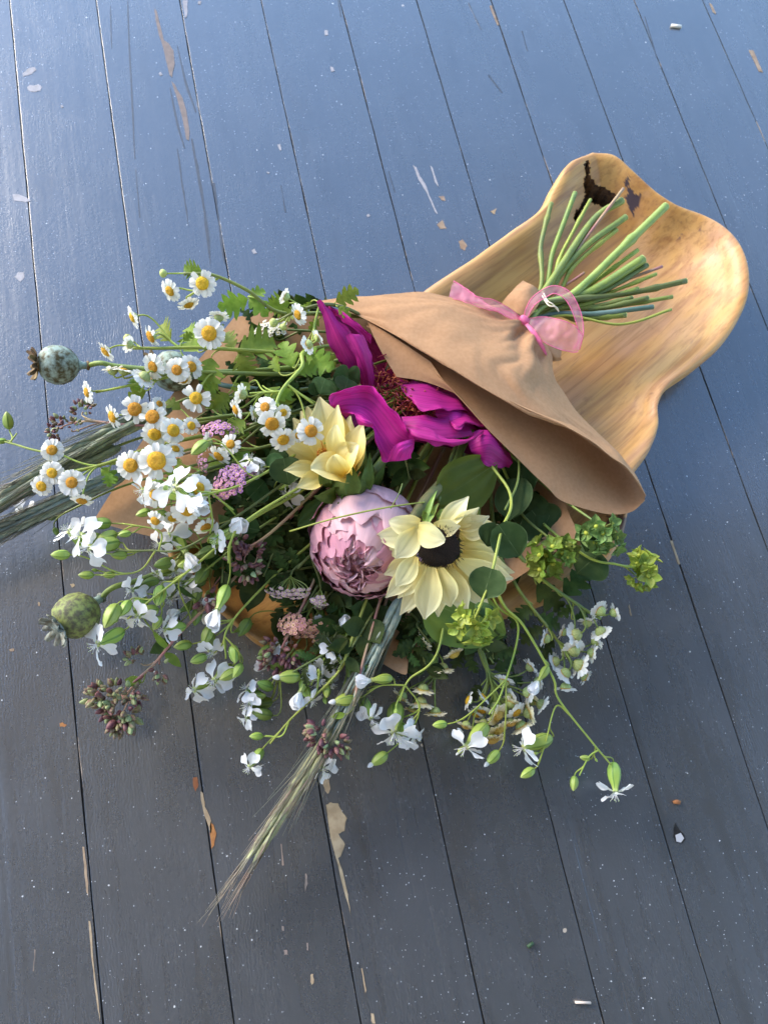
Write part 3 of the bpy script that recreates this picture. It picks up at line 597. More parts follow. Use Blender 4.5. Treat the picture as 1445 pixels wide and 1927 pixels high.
def leaf(th, paths, b, t, dark=False, ws=1., tilt=None, rnd=random.Random(5), meshes=None, name='leaf', m=None):
    pb, pt = P(*b), P(*t); n = facing(pb, rnd.uniform(0, 360), rnd.uniform(5, 40) if tilt is None else tilt)
    o = place_blade(name, rnd.choice(meshes or (LOBD if dark else LOB)), th, pb, pt, n, ws)
    if paths:
        a, d = attach(paths, pb, (pt - pb).normalized(), .3); twig(th, a, d, pb, (pt - pb).normalized(), .0007, .0005, m or STEM_L, 'leaf_stalk')
    return o

# ------------------------------------------------------------------ feverfew sprays
FF = 'feverfew sprays in the bouquet'
def feverfew(label, end, gz, off, mains, heads, leaves=(), m=STEM_L, r=(.0025, .0017, .0010), sm=None, kind='w', dark=False, seed=1):
    th = thing('feverfew_spray', label, 'feverfew', P(*mains[0][-1][:2], 0), FF); paths = []; rg = random.Random(seed); sm = sm or (rg.choice((STEM_L, STEM_M, STEM_D, STEM_M)) if end else None); r = (r[0] * rg.uniform(.6, 1.05), *r[1:])
    for i, w in enumerate(mains):
        pts = stem_pts(end, gz, off, w) if i == 0 else [Vector(paths[0][int(w[0] * (len(paths[0]) - 1))])] + [P(*q) for q in w[1:]]
        pa, _ = main_stem(th, pts, r if i == 0 else (r[-1], r[-1] * .8), (sm or m) if i == 0 else m, nodes=(.06, .16) if end and i == 0 else ()); paths.append(pa)
    live = [p[int(len(p) * (.45 if i == 0 else .1)):] for i, p in enumerate(paths)]
    for h in heads: daisy(th, live, *h[:6], m=m, kind=h[6] if len(h) > 6 else kind, rnd=rg)
    for b, t in leaves: leaf(th, live, b, t, dark, rnd=rg)
    return th
feverfew('topmost feverfew spray with three daisies above the lobed leaves', [(1037,382,64),(1018,458,62)], 66, -10, [[(800,600,78),(620,590,88),(525,587,100),(467,547,112),(400,517,118),(345,514,116)], [.86,(350,560,108)]],
    [(381,533,122,24,180,12),(320,547,112,21,210,48),(355,573,104,22,-70,62),(307,514,114,8,180,80,'bud')],
    [((467,562,104),(413,580,106)),((468,560,105),(503,592,104)),((380,512,116),(345,503,118)),((380,512,114),(360,520,106)),((470,556,106),(500,545,104))], seed=1)
feverfew('upper left feverfew spray with edge-on daisies and one broad open daisy', [(1111,375,68),(1060,470,64)], 66, -6, [[(800,640,72),(620,668,82),(480,660,96),(380,654,104),(300,655,108),(240,655,108)], [.72,(420,610,106)], [.82,(300,625,106)]],
    [(250,597,112,22,200,76),(284,633,112,24,205,70),(244,648,116,18,160,125),(199,661,106,22,215,72),(394,627,118,28,200,14),(412,597,112,18,80,118),(240,636,104,8,150,70,'bud')],
    [((398,672,98),(388,728,96)),((450,660,94),(520,640,92)),((448,664,92),(470,705,88)),((440,655,92),(425,622,90)),((372,660,98),(350,612,94)),((320,640,96),(300,605,94))], seed=2)
feverfew('left feverfew spray with a tight row of daisies beside the blue poppy pod', [(1135,398,62),(1075,470,62)], 64, -4, [[(780,660,68),(600,700,80),(450,702,92),(380,700,98),(300,705,102),(200,695,100)], [.8,(230,728,98),(180,738,96)]],
    [(212,697,104,21,100,100),(232,697,108,19,80,95),(288,690,110,23,200,46),(272,709,108,22,230,118),(333,696,112,25,190,18),(360,690,106,23,30,30),(164,738,100,22,190,70),(345,715,100,16,-80,50),(369,749,112,27,200,10)],
    [((260,735,92),(248,712,96)),((275,735,90),(240,745,88)),((410,720,92),(385,745,92)),((430,740,88),(400,770,86)),((345,640,98),(362,625,98))], seed=3)
feverfew('centre left feverfew spray with a crowded knot of open daisies', [(1265,558,72),(1139,579,64)], 60, 2, [[(780,720,64),(600,770,78),(450,780,90),(370,790,96),(300,795,98)]],
    [(212,784,104,22,195,64),(254,770,112,28,180,8),(287,784,114,25,160,20),(326,810,114,26,20,22),(291,817,108,24,-120,22),(360,801,102,17,30,25),(300,760,100,14,40,40)],
    [((430,800,84),(470,815,82)),((400,770,86),(380,745,88)),((340,770,92),(310,752,92))], seed=4)
feverfew('lower left feverfew spray with large open daisies over the paper corner', [(1218,498,74),(1120,556,66)], 60, 4, [[(780,780,58),(600,850,72),(430,872,88),(340,905,96),(300,930,96)]],
    [(246,876,110,27,190,18),(295,867,116,32,170,8),(372,919,112,26,10,14),(292,931,108,25,200,26),(352,957,114,27,-40,16),(292,980,104,20,220,40),(387,992,100,21,-60,52),(325,975,96,18,-90,45),(330,845,100,20,60,50)],
    [((330,880,92),(338,862,92)),((345,880,88),(315,905,86)),((420,880,84),(390,860,84))], seed=5)
feverfew('farthest left feverfew spray, four small daisies crossing the rye ears', [(1160,432,64),(1080,500,62)], 60, 0, [[(700,760,60),(480,800,74),(300,838,84),(200,872,88),(145,886,90)]],
    [(98,847,98,22,160,14),(98,890,100,21,190,22),(78,915,96,19,210,28),(135,908,102,26,170,12),(154,942,94,20,-100,62)],
    [((205,888,86),(206,915,86)),((190,880,84),(220,905,82))], seed=6)
feverfew('feverfew spray with small back-turned daisies at the edge of the magenta peony', [(1291,528,74),(1172,553,68)], 70, -8, [[(860,612,70),(745,606,76),(692,598,84),(652,580,102),(610,572,116),(560,585,112),(520,605,106)], [.8,(592,610,112),(590,640,112)]],
    [(538,558,116,17,150,112),(561,592,114,20,200,55),(581,648,118,20,200,120),(597,636,116,16,30,110),(515,607,108,9,190,80,'bud'),(533,615,108,7,240,60,'bud')],
    [((632,568,114),(675,545,120)),((636,578,114),(660,595,112)),((585,568,108),(570,585,104)),((600,600,100),(582,620,98)),((560,580,100),(530,600,98)),((545,570,96),(500,575,94)),((610,660,92),(627,690,94)),((575,665,96),(625,692,104))], seed=7)
feverfew('inner feverfew spray with nodding daisies left of the cream flower', None, 66, -2, [[(800,650,70),(640,650,84),(573,662,104),(568,690,110),(530,735,112),(512,785,114)], [.85,(470,740,110)], [.8,(590,760,108)]],
    [(456,742,116,19,160,115),(444,771,114,20,200,66),(499,766,120,21,150,24),(533,776,118,14,-60,20),(480,778,110,17,190,110),(512,797,122,27,-80,22),(533,827,118,23,-70,30),(585,811,122,25,10,14),(560,820,108,12,20,40)],
    [((551,690,104),(530,640,106)),((525,700,98),(512,668,98)),((500,730,96),(545,770,94)),((560,700,98),(600,690,98)),((460,790,92),(430,815,92)),((520,750,96),(555,735,96)),((470,720,92),(440,745,92)),((640,800,90),(600,830,104))], seed=8)
feverfew('short feverfew spray with small daisies above the purple yarrow', [(1190,560,70),(1100,580,62)], 60, 0, [[(760,740,60),(600,810,76),(500,840,92),(450,848,98)]],
    [(434,836,106,20,160,20),(392,832,102,18,170,112),(412,858,106,22,-130,60),(400,845,98,14,200,80)],
    [((470,850,88),(440,870,88)),((450,820,86),(425,800,86))], seed=9)
RL = dict(m=STEM_M, dark=True)
feverfew('back-turned feverfew spray at the right edge just below the bupleurum', None, 46, 6, [[(950,800,40),(960,1000,50),(1010,1080,52),(1090,1140,48),(1130,1165,46)]],
    [(1130,1150,50,21,140,122),(1155,1153,46,18,20,110),(1130,1189,46,23,-60,118),(1084,1195,44,23,200,120),(1105,1172,44,18,90,112),(1060,1190,40,16,160,100)],
    [((1060,1120,48),(1110,1075,52)),((1080,1140,44),(1050,1160,40)),((1010,1100,46),(1060,1150,42)),((1080,1165,40),(1110,1150,42))], seed=10, **RL)
feverfew('back-turned feverfew spray hanging below the right rim of the bowl', [(1178,592,68),(1090,600,60)], 44, 8, [[(930,800,38),(930,1000,48),(970,1100,50),(1030,1180,42),(1070,1235,36)]],
    [(1080,1225,40,23,120,125),(1089,1252,38,26,-30,118),(1064,1267,36,23,220,118),(1113,1229,36,19,-10,105),(1064,1294,32,21,-90,100),(1028,1202,40,19,160,110),(1100,1275,30,18,-40,110),(1045,1245,34,19,190,115),(1120,1208,36,17,30,110)],
    [((1010,1160,42),(1060,1180,38)),((1020,1180,40),(980,1210,36)),((1000,1140,44),(960,1180,40)),((1040,1200,36),(1020,1240,32))], seed=11, **RL)
feverfew('lower feverfew spray with mixed white daisies beside the faded yellow heads', None, 44, 4, [[(900,780,38),(880,1000,46),(880,1130,48),(905,1235,38),(935,1295,30)]],
    [(949,1283,36,20,70,105),(993,1303,34,23,-20,112),(1018,1326,30,19,-30,105),(881,1318,34,19,160,80),(910,1312,34,17,40,85),(906,1338,30,19,-100,70),(972,1341,32,22,-50,62),(960,1312,30,19,20,110),(997,1256,34,19,40,105),(1012,1282,30,18,10,110),(930,1330,28,18,-70,100),(895,1345,26,17,-120,75)],
    [((900,1200,42),(860,1180,42)),((905,1220,40),(950,1200,40)),((890,1190,40),(930,1150,44)),((880,1230,38),(895,1270,34)),((930,1260,34),(975,1240,34)),((960,1270,32),(985,1290,30)),((870,1215,36),(855,1260,34)),((915,1250,34),(940,1230,36))], seed=12, **RL)
feverfew('faded cream feverfew heads hanging in a row under the round leaf', None, 44, 2, [[(880,800,38),(820,1000,44),(815,1130,46),(822,1225,38),(815,1300,30)]],
    [(796,1207,44,22,-140,84),(854,1230,42,22,-60,84),(833,1257,40,22,-90,98),(796,1296,36,23,-100,104),(792,1322,34,24,-95,98),(757,1311,32,20,-130,94),(819,1340,32,22,-90,100),(775,1335,28,18,-100,95)],
    [((820,1180,40),(850,1210,38)),((815,1200,38),(780,1180,40))], kind='c', seed=13, m=STEM_M, dark=True)
feverfew('faded yellow feverfew heads clustered above the lower white flowers', None, 44, 3, [[(900,800,38),(870,1000,44),(880,1140,46),(915,1250,36),(935,1330,28)]],
    [(877,1366,28,20,-110,95),(926,1391,26,23,-80,80),(938,1374,28,22,-60,70),(937,1347,32,23,-40,62),(993,1342,28,22,20,105),(980,1366,26,23,-60,100),(960,1360,28,20,-80,85),(962,1325,30,21,60,105),(910,1360,28,18,-100,90),(1000,1320,26,18,40,110)],
    [((905,1290,30),(880,1320,28))], kind='c', seed=14, m=STEM_M, dark=True)

# ------------------------------------------------------------------ white cockle sprays (five notched petals on a ribbed calyx)
WPET = []
for k in range(6):
    pr = [.13, .16, .22, .42, .78, 1, 1.02, .9, .62]
    WPET.append(MB().add(*sheet(blade(1.1, .47 * rnd.uniform(.9, 1.1), pr, 11, 7, cup=rnd.uniform(-.15, .25), bend=rnd.uniform(.15, .75), ruffle=.22, seed=k * 3.1, notch=.16))).mesh('petal', PURE))
CUPP = [MB().add(*sheet(blade(1, .52, [.2, .4, .75, 1, 1.05, .95, .7], 10, 7, cup=.55, bend=-.9 + .2 * k, ruffle=.15, seed=k + 40.))).mesh('petal', PURE) for k in range(3)]
def calyx_mesh(pr, m): return MB().add(*lathe(pr, 20, lambda t, k: 1 + (.10 * math.cos(5 * t) + .04 * abs(math.sin(5 * t))) * math.sin(math.pi * min(1, k * 1.1)) + (.10 * math.cos(5 * t + math.pi) if k > .9 else 0))).mesh('calyx', m)
prof = [(.03, -1), (.17, -.98), (.30, -.9), (.40, -.74), (.41, -.56), (.35, -.38), (.25, -.22), (.185, -.10), (.175, -.03), (.20, .03), (.12, .02)]
CAL = calyx_mesh(prof, CALYX); CALD = calyx_mesh(prof, CALYXD)
bprof = [(.03, -1), (.16, -.97), (.30, -.84), (.37, -.62), (.35, -.38), (.25, -.16), (.13, -.02), (.05, .05), (.01, .07)]
CBUD = calyx_mesh(bprof, CALYX); CBUDD = calyx_mesh(bprof, CALYXD)
TIP = MB().add(*lathe([(.10, -.06), (.13, .04), (.11, .16), (.05, .26), (.005, .29)], 8)).mesh('petal_tip', PURE)
FIL = MB()
for k in range(10):
    a = k * .63; q = .14 + .10 * (k % 3); FIL.add(*tube([(0, 0, -.1), (math.cos(a) * q * .3, math.sin(a) * q * .3, .25), (math.cos(a) * q, math.sin(a) * q, .5 + .08 * (k % 2))], .012, 4))
    FIL.add(*[lathe([(.005, -.03), (.03, 0), (.005, .03)], 5)[0] + np.array((math.cos(a) * q, math.sin(a) * q, .5 + .08 * (k % 2))), lathe([(0, 0)] * 3, 5)[1]])
FIL = FIL.mesh('stamens', PURE)
def cockle(th, paths, px, py, z, r, ang, tilt, kind='f', dark=False, rg=random.Random(4)):
    """f open flower, c half closed cup, b bud, t bud with a white tip; r: petal length (flower) or half calyx length (bud), in photograph pixels"""
    p = P(px, py, z); R = S(r, p); n = facing(p, ang, tilt)
    if kind in 'bt':
        M = frame(p, n, rg.uniform(0, 6), R * 1.9); h = part('calyx_bud', CBUDD if dark else CBUD, th, M @ Matrix.Translation((0, 0, .5)) @ Matrix.Diagonal((.78, .78, 1, 1)))
        if kind == 't': part('petal_tip', TIP, h, M @ Matrix.Translation((0, 0, .5)))
        base = p - n * R * .95
    else:
        L = R * 1.72; M = frame(p, n, rg.uniform(0, 6), L); h = part('calyx', CALD if dark else CAL, th, M @ Matrix.Diagonal((.56, .56, 1, 1)))
        M2 = frame(p, n, rg.uniform(0, 6), R)
        spread = rg.uniform(-.1, .25) if kind == 'f' else -1.0
        for i in range(5):
            q = Matrix.Rotation(2 * math.pi * i / 5 + rg.uniform(-.15, .15), 4, 'Z') @ Matrix.Translation((.10, 0, .05)) @ Matrix.Rotation(spread + rg.uniform(-.22, .22), 4, 'Y') @ Matrix.Rotation(rg.uniform(-.3, .3), 4, 'X')
            part('petal', rg.choice(WPET if kind == 'f' else CUPP), h, M2 @ q @ Matrix.Scale(rg.uniform(.9, 1.08), 4))
        part('stamens', FIL, h, M2); base = p - n * L * .99
    if paths:
        a, t = attach(paths, base, n, .5); twig(th, a, t, base, n, .00062, .0005, STEM_M if dark else STEM_L, 'flower_stalk')
    return h
CK = 'white cockle sprays in the bouquet'
NLEAF = [MB().add(*sheet(blade(1, .11 + .03 * k, [.3, .8, 1, .9, .6, .05], 9, 5, cup=.4, bend=.4 - .3 * k, ruffle=.2, seed=k))).mesh('narrow_leaf', LEAF if k % 2 == 0 else LEAFD) for k in range(4)]
def spray(label, end, gz, off, mains, heads, leaves=(), dark=False, r=(.0024, .0010, .0006), seed=1, m=None):
    th = thing('cockle_spray', label, 'white cockle', P(*mains[0][-1][:2], 0), CK); paths = []; rg = random.Random(seed); m = m or (STEM_M if dark else STEM_L); m0 = rg.choice((m, STEM_D, STEM_M)) if end else m; r = (r[0] * rg.uniform(.55, 1.0), *r[1:])
    for i, w in enumerate(mains):
        pts = stem_pts(end, gz, off, w) if i == 0 else [Vector(paths[0][int(w[0] * (len(paths[0]) - 1))])] + [P(*q) for q in w[1:]]
        pa, _ = main_stem(th, pts, r if i == 0 else (r[-1] * 1.1, r[-1] * .8), m0 if i == 0 else m, nodes=(.05, .13) if end and i == 0 else ()); paths.append(pa)
    live = [p[int(len(p) * (.5 if i == 0 else .15)):] for i, p in enumerate(paths)]
    for h in heads: cockle(th, live, *h[:6], kind=h[6] if len(h) > 6 else 'f', dark=dark and not (len(h) > 7), rg=rg)
    for b, t in leaves: leaf(th, live, b, t, dark, rg.uniform(.8, 1.3), rnd=rg, meshes=NLEAF, m=m)
    return th
spray('long white cockle spray ending in the lowest single white flower', (), 50, 6, [[(930,800,44),(900,980,56),(940,1125,64),(985,1178,62),(1040,1275,56),(1051,1316,52),(1113,1396,44),(1150,1440,38)], [.80,(1046,1330,50),(1026,1400,42),(1012,1440,38)], [.915,(1108,1425,40),(1090,1460,36)]],
    [(1158,1489,36,31,-92,78),(1080,1474,34,14,-100,75,'b'),(1101,1427,38,10,170,70,'b'),(986,1408,40,36,200,66),(993,1455,36,16,-150,70,'b'),(1014,1281,58,20,-125,70,'c'),(1122,1431,36,4,-60,60,'b'),(1008,1418,40,6,190,50,'b')], seed=2)
spray('white cockle spray with two open flowers between the faded yellow heads', [(1200,470,72),(1090,550,62)], 50, 4, [[(920,800,44),(890,980,54),(930,1130,62),(975,1180,60),(945,1300,50),(920,1345,46)], [.86,(952,1340,46),(948,1390,40)], [.86,(905,1325,48),(870,1355,44)]],
    [(878,1405,44,36,-135,68),(928,1425,38,17,-135,75,'t'),(868,1412,36,10,-140,70,'t'),(828,1364,46,14,185,75,'b')], seed=3)
spray('white cockle spray with a broad drooping flower below the cream sunflower', [(1235,515,74),(1120,560,62)], 50, 2, [[(880,800,44),(850,1000,58),(827,1216,62),(769,1280,56),(752,1320,50)], [.90,(720,1290,56),(690,1302,52)], [.9,(790,1330,48),(772,1362,44)]],
    [(742,1378,46,40,-95,52),(776,1384,42,30,-30,55),(700,1280,58,24,185,72,'c'),(650,1318,52,22,188,76,'t'),(698,1352,46,27,-65,72),(714,1428,36,19,-145,74,'t'),(745,1340,52,8,-90,60,'b')], seed=4)
spray('white cockle spray trailing over the rye toward the small drooping bell', (), 48, 0, [[(860,760,40),(740,1000,54),(660,1210,58),(640,1260,56),(597,1306,50),(545,1356,44),(508,1400,40)], [.72,(600,1260,54),(585,1290,50)], [.86,(530,1385,42),(500,1385,40)]],
    [(470,1443,36,24,-125,70),(566,1302,52,28,-110,60,'c'),(600,1278,50,26,-40,60),(628,1222,56,24,60,50),(640,1240,52,20,-60,60),(483,1386,38,13,180,76,'b'),(545,1274,54,22,182,75,'t'),(585,1318,48,22,-60,66),(615,1300,48,14,-90,60,'b'),(612,1318,44,8,-80,60,'b')],
    [((655,1200,52),(610,1180,50)),((650,1215,52),(690,1190,52))], seed=5)
spray('pale cockle spray in the shade left of the crossed rye stalk', (), 44, -2, [[(840,760,36),(700,1000,44),(600,1150,46),(540,1240,44),(510,1290,40)]],
    [(466,1298,38,25,150,60),(470,1328,36,28,190,62),(464,1352,34,22,210,66),(486,1312,40,15,10,70,'b'),(494,1344,36,20,170,76,'b'),(500,1290,40,18,160,60,'b'),(505,1255,40,20,180,70,'c'),(530,1210,40,22,120,60)], dark=True, seed=6)
spray('white cockle flower lying flat on the boards under the long rye ear', (), 40, -2, [[(820,760,34),(720,1050,40),(650,1280,32),(618,1400,20)]], [(606,1446,14,27,-60,40)], dark=True, seed=7)
spray('cockle spray with one bright nodding cup in front of the bare bowl wood', (), 54, -2, [[(800,740,56),(620,880,88),(470,975,106),(434,1020,104),(430,1060,98)]], [(410,1146,82,30,-110,68,'c')], seed=8)
spray('white cockle spray low on the left with a pair of overlapping open flowers', (), 48, -4, [[(820,740,44),(660,950,56),(520,1080,62),(430,1180,58),(425,1240,52)], [.85,(450,1230,54),(440,1250,50)]],
    [(404,1280,48,32,-140,48),(366,1298,44,28,190,40),(430,1270,50,18,-150,70,'b'),(447,1262,50,16,-120,70,'b'),(395,1225,50,24,-90,60),(375,1240,48,17,200,70,'b'),(345,1215,46,17,190,72,'b'),(390,1195,54,20,-110,70,'b'),(440,1230,52,18,-80,70,'b')],
    [((440,1190,52),(480,1170,50)),((420,1220,48),(380,1205,46))], seed=9)
spray('white cockle spray beside the lower poppy pod with a flower turned to the floor', (), 52, -6, [[(800,730,54),(600,900,76),(470,980,86),(360,1070,84),(270,1140,78),(240,1165,74)]],
    [(185,1212,72,34,-150,62),(260,1160,76,34,-100,40),(210,1158,84,26,-115,70,'b','l'),(236,1144,80,18,-120,66,'b','l'),(296,1172,70,15,-115,68,'b','l'),(300,1120,74,22,-100,60,'b'),(310,1185,66,26,190,60),(280,1150,72,20,190,70,'b'),(219,1166,74,6,-90,60,'b')],
    [((290,1190,60),(320,1230,52)),((330,1100,72),(370,1130,66))], seed=10)
spray('white cockle spray reaching far left with two large flowers in profile', [(1220,560,74),(1110,582,62)], 54, -8, [[(800,720,58),(600,860,84),(470,955,96),(350,1030,96),(280,1036,94),(215,1036,92)], [.84,(300,1000,96),(230,985,94)], [.86,(260,1075,90),(190,1083,88)]],
    [(152,1008,94,36,160,50),(168,1030,100,36,190,62),(130,1000,88,28,140,60),(115,1044,92,17,180,80,'b'),(163,1082,86,14,180,80,'b'),(206,1082,86,12,185,78,'b'),(235,1005,92,12,190,78,'b'),(202,1010,90,20,200,70,'b'),(225,1045,88,15,180,76,'b'),(178,1073,84,6,170,60,'b'),(190,985,88,20,180,70,'b')], seed=11)
spray('white cockle spray with the largest white blossom among the open daisies', (), 56, -6, [[(800,720,62),(600,830,90),(470,905,108),(390,930,116),(360,935,118)], [.8,(400,990,104),(380,1000,100)], [.78,(440,960,106)]],
    [(330,918,124,40,150,35),(352,938,122,40,-30,40,'c'),(270,922,104,30,200,50),(432,1000,100,30,30,52,'c'),(410,1012,96,28,200,50),(376,842,116,20,-140,75,'b'),(270,965,98,14,200,75,'b'),(300,968,98,16,185,75,'b')], seed=12)
spray('shaded cockle spray hanging behind the large left blossoms', (), 48, -6, [[(800,730,46),(620,900,62),(480,1000,70),(390,1070,70),(340,1110,64)], [.8,(370,1030,70),(320,1050,66)]],
    [(318,1008,82,30,190,55,'f','l'),(350,1040,80,30,-60,55,'c','l'),(300,1025,80,24,200,60),(330,1075,66,28,-120,58,'f','l'),(345,1100,62,28,190,60),(298,1082,64,22,200,62,'f','l'),(250,1110,70,26,200,50),(320,1125,60,26,-100,60,'f'),(355,1062,74,20,190,72,'b','l'),(310,1060,72,20,195,70,'b'),(380,1080,66,22,-120,70,'b'),(285,1095,66,16,190,70,'b'),(370,1118,58,18,-100,70,'b'),(390,1040,74,22,200,72,'b'),(395,1150,52,28,-90,55),(340,1150,54,22,-150,60,'c'),(370,1160,52,18,-100,70,'b'),(325,1178,56,18,-150,70,'b')],
    [((390,1060,66),(440,1050,62)),((420,1040,66),(460,1075,60))], dark=True, seed=13)
spray('lone cockle sprig past the rye with two small buds over the floor', (), 52, 0, [[(700,760,60),(420,830,70),(220,872,66),(80,850,60),(28,836,56),(4,830,54)], [.9,(32,815,56)]],
    [(15,792,56,17,95,76,'b'),(2,830,54,10,185,80,'b')], r=(.0014, .001, .0006), seed=14)
spray('white cockle flower tucked against the lower rye ear at the left edge', (), 50, 0, [[(700,780,54),(420,860,60),(230,915,52),(110,970,40),(70,972,36)]], [(46,966,42,26,170,40),(105,1000,40,9,-70,70,'b'),(98,975,40,8,200,70,'b')], r=(.0014, .001, .0006), dark=True, seed=15)
spray('pale cockle blossom above the purple yarrow in the middle of the bouquet', (), 56, 0, [[(800,720,62),(640,820,84),(520,880,98),(490,895,100)]], [(472,866,106,24,90,40),(488,882,102,20,-20,50),(540,930,78,24,160,50),(548,910,80,18,20,60)], seed=16)
spray('shaded cockle spray between the yarrow and the peach coloured wood', (), 44, 0, [[(820,760,38),(700,960,46),(600,1120,48),(560,1200,46)], [.8,(640,1200,46)]],
    [(610,1260,46,22,-100,60),(580,1260,44,22,-140,60),(640,1180,52,20,60,55,'c'),(600,1215,46,18,-110,70,'b'),(560,1235,44,17,-140,70,'b'),(660,1262,42,17,-90,70,'b'),(625,1285,44,20,-60,60,'f'),(460,1180,48,20,-120,70,'b'),(500,1225,42,16,-150,70,'b')], dark=True, seed=17)
spray('small pale cockle flowers in the shadow under the pink peony', (), 44, 0, [[(800,780,36),(700,980,42),(620,1100,48),(610,1140,46)]], [(605,1170,48,16,-90,50),(595,1185,46,14,-150,55),(640,1160,44,14,-60,60)], dark=True, seed=18)

# ------------------------------------------------------------------ poppy seed pods
POD = mat('mottled_poppy_pod', (.31, .39, .33), .55, spec=.25, col2=(.07, .058, .022), nscale=3.2, bump=.3, bscale=5, var=0)
PODG = mat('green_mottled_poppy_pod', (.22, .26, .08), .6, spec=.25, col2=(.09, .085, .05), nscale=5, bump=.4, bscale=6, var=0)
PODN = mat('blue_grey_pod_neck', (.25, .34, .30), .5, var=0)
CROWN = mat('brown_pod_crown', (.21, .13, .045), .65, col2=(.10, .06, .03), nscale=4, var=.15)
CROWNG = mat('grey_pod_crown', (.22, .24, .20), .6, col2=(.10, .09, .06), nscale=4, var=.15)
def poppy(label, px, py, z, r, ang, tilt, pm, cm, sm, end, gz, off, wps, squash=.95):
    th = thing('poppy_pod', label, 'poppy pod', P(px, py, 0), 'poppy seed pods in the bouquet'); p = P(px, py, z); R = S(r, p); n = facing(p, ang, tilt); M = frame(p, n, .3, R)
    one('capsule', lathe([(.03, -1.0), (.25, -.97), (.55, -.86), (.85, -.6), (1.03, -.2), (1.04, .2), (.9, .58), (.62, .84), (.34, .96), (.02, 1.)], 28, lambda t, k: squash * (1 + .025 * math.cos(9 * t))), pm, th, M=M)
    for i in range(11):
        a = 2 * math.pi * i / 11; q = M @ Matrix.Rotation(a, 4, 'Z') @ Matrix.Translation((.12, 0, 1.06)) @ Matrix.Rotation(-.35 + .3 * (i % 3) * .5, 4, 'Y')
        G = blade(.72, .17, [.5, .7, 1, 1, .7], 6, 5, cup=-.7, bend=-.4); one('crown_ray', sheet(G, .03), cm, th, M=q)
    one('crown_base', lathe([(.02, .9), (.34, .92), (.42, 1.02), (.3, 1.1), (.02, 1.12)], 14), cm, th, M=M)
    one('neck', lathe([(.18, -1.42), (.19, -1.15), (.26, -1.0), (.42, -.92), (.1, -.9)], 14), PODN, th, M=M)
    one('neck_ring', lathe([(.16, -1.5), (.24, -1.47), (.25, -1.38), (.2, -1.35), (.16, -1.36)], 14), cm, th, M=M)
    main_stem(th, stem_pts(end, gz, off, wps) + [p - n * R * 1.4], (.0022, .0021, R * .13), sm, 8)
poppy('mottled blue green poppy pod at the far left over bare floor', 110, 686, 78, 37, 178, 82, POD, CROWN, STEM_M, [(1082,362,66),(1042,468,62)], 62, -9, [(780,650,64),(560,690,76),(380,700,76),(230,690,74),(190,683,76)])
poppy('round green poppy pod with a jagged crown low on the left', 144, 1158, 70, 43, -142, 64, PODG, CROWNG, STEM_M, [(1201,543,70),(1100,572,64)], 58, 3, [(820,720,50),(600,900,56),(420,1020,58),(280,1085,60),(215,1105,66)])
poppy('pale blue poppy pod half hidden behind the left daisies', 326, 698, 66, 38, 170, 76, POD, CROWN, STEM_B, [(1229,577,72),(1120,590,66)], 60, 4, [(800,670,58),(600,730,68),(440,728,76)])

# ------------------------------------------------------------------ bearded rye ears
RYE = mat('green_grey_rye_husk', (.20, .235, .13), .55, col2=(.13, .17, .12), nscale=5, var=.22, ramp=[(0, (.16, .21, .13)), (.6, (.24, .26, .15)), (1, (.36, .33, .2))])
RYEB = mat('blue_grey_rye_husk', (.17, .23, .19), .5, col2=(.26, .29, .22), nscale=5, var=.2)
RYEY = mat('straw_green_rye_husk', (.34, .32, .16), .55, col2=(.24, .27, .15), nscale=5, var=.2)
AWN = mat('grey_rye_awn', (.17, .16, .11), .5, col2=(.10, .12, .09), nscale=80, var=0); AWNP = mat('purple_grey_rye_awn', (.24, .17, .13), .5, col2=(.17, .16, .12), nscale=80, var=0)
def grain(m): return MB().add(*lathe([(.01, 0), (.08, .1), (.115, .3), (.10, .6), (.05, .86), (.008, 1)], 7)).mesh('husk', m)
GRA = {m.name: grain(m) for m in (RYE, RYEB, RYEY)}
def rye(label, axis, gr, awn_len, mat_, awn, end, gz, off, wps, spread=.16, seed=1, count=26, flat=1., aw=1.):
    rg = random.Random(seed); ax = cr([P(*q) for q in axis], 60); th = thing('rye_ear', label, 'rye ear', P(*axis[-1][:2], 0), 'bearded rye ears in the bouquet')
    main_stem(th, stem_pts(end, gz, off, wps) + [Vector(ax[0]), Vector(ax[30]), Vector(ax[-6])], (.0013, .0012, .0008), STEM_M if mat_ is RYE else STEM_T, 6)
    aws = MB(); L = S(gr, Vector(ax[30]))
    for i in range(count):
        k = int(3 + 52 * i / count); p = Vector(ax[k]); t = Vector(ax[k + 1] - ax[k - 1]).normalized(); s = t.cross(Vector((0, 0, 1))).normalized(); u = s.cross(t)
        tap = 1.0 - .35 * (i / count) ** 2
        for j in range(3):
            a = (0 if i % 2 else math.pi) + (j - 1) * .95 + rg.uniform(-.15, .15); d = (t + (s * math.cos(a) + u * math.sin(a) * flat) * (spread * rg.uniform(.8, 1.25))).normalized()
            M = frame(p + (s * math.cos(a) + u * math.sin(a)) * L * .10, d, rg.uniform(0, 6), L * tap)
            part('husk', GRA[mat_.name], th, M)
            b = Vector(M @ Vector((0, 0, .95))); dd = (d + t * 1.8 + Vector((rg.gauss(0, .05), rg.gauss(0, .05), rg.gauss(0, .05)))).normalized(); l = awn_len * .001 * rg.uniform(.7, 1.15)
            aws.add(*tube([b, b + dd * l * .5, b + (dd + Vector((rg.gauss(0, .04), rg.gauss(0, .04), rg.gauss(0, .04)))) * l], [.0004 * aw, .0003 * aw, .0001 * aw], 3, False))
    part('awns', aws.mesh('awns', awn), th, kind='stuff')
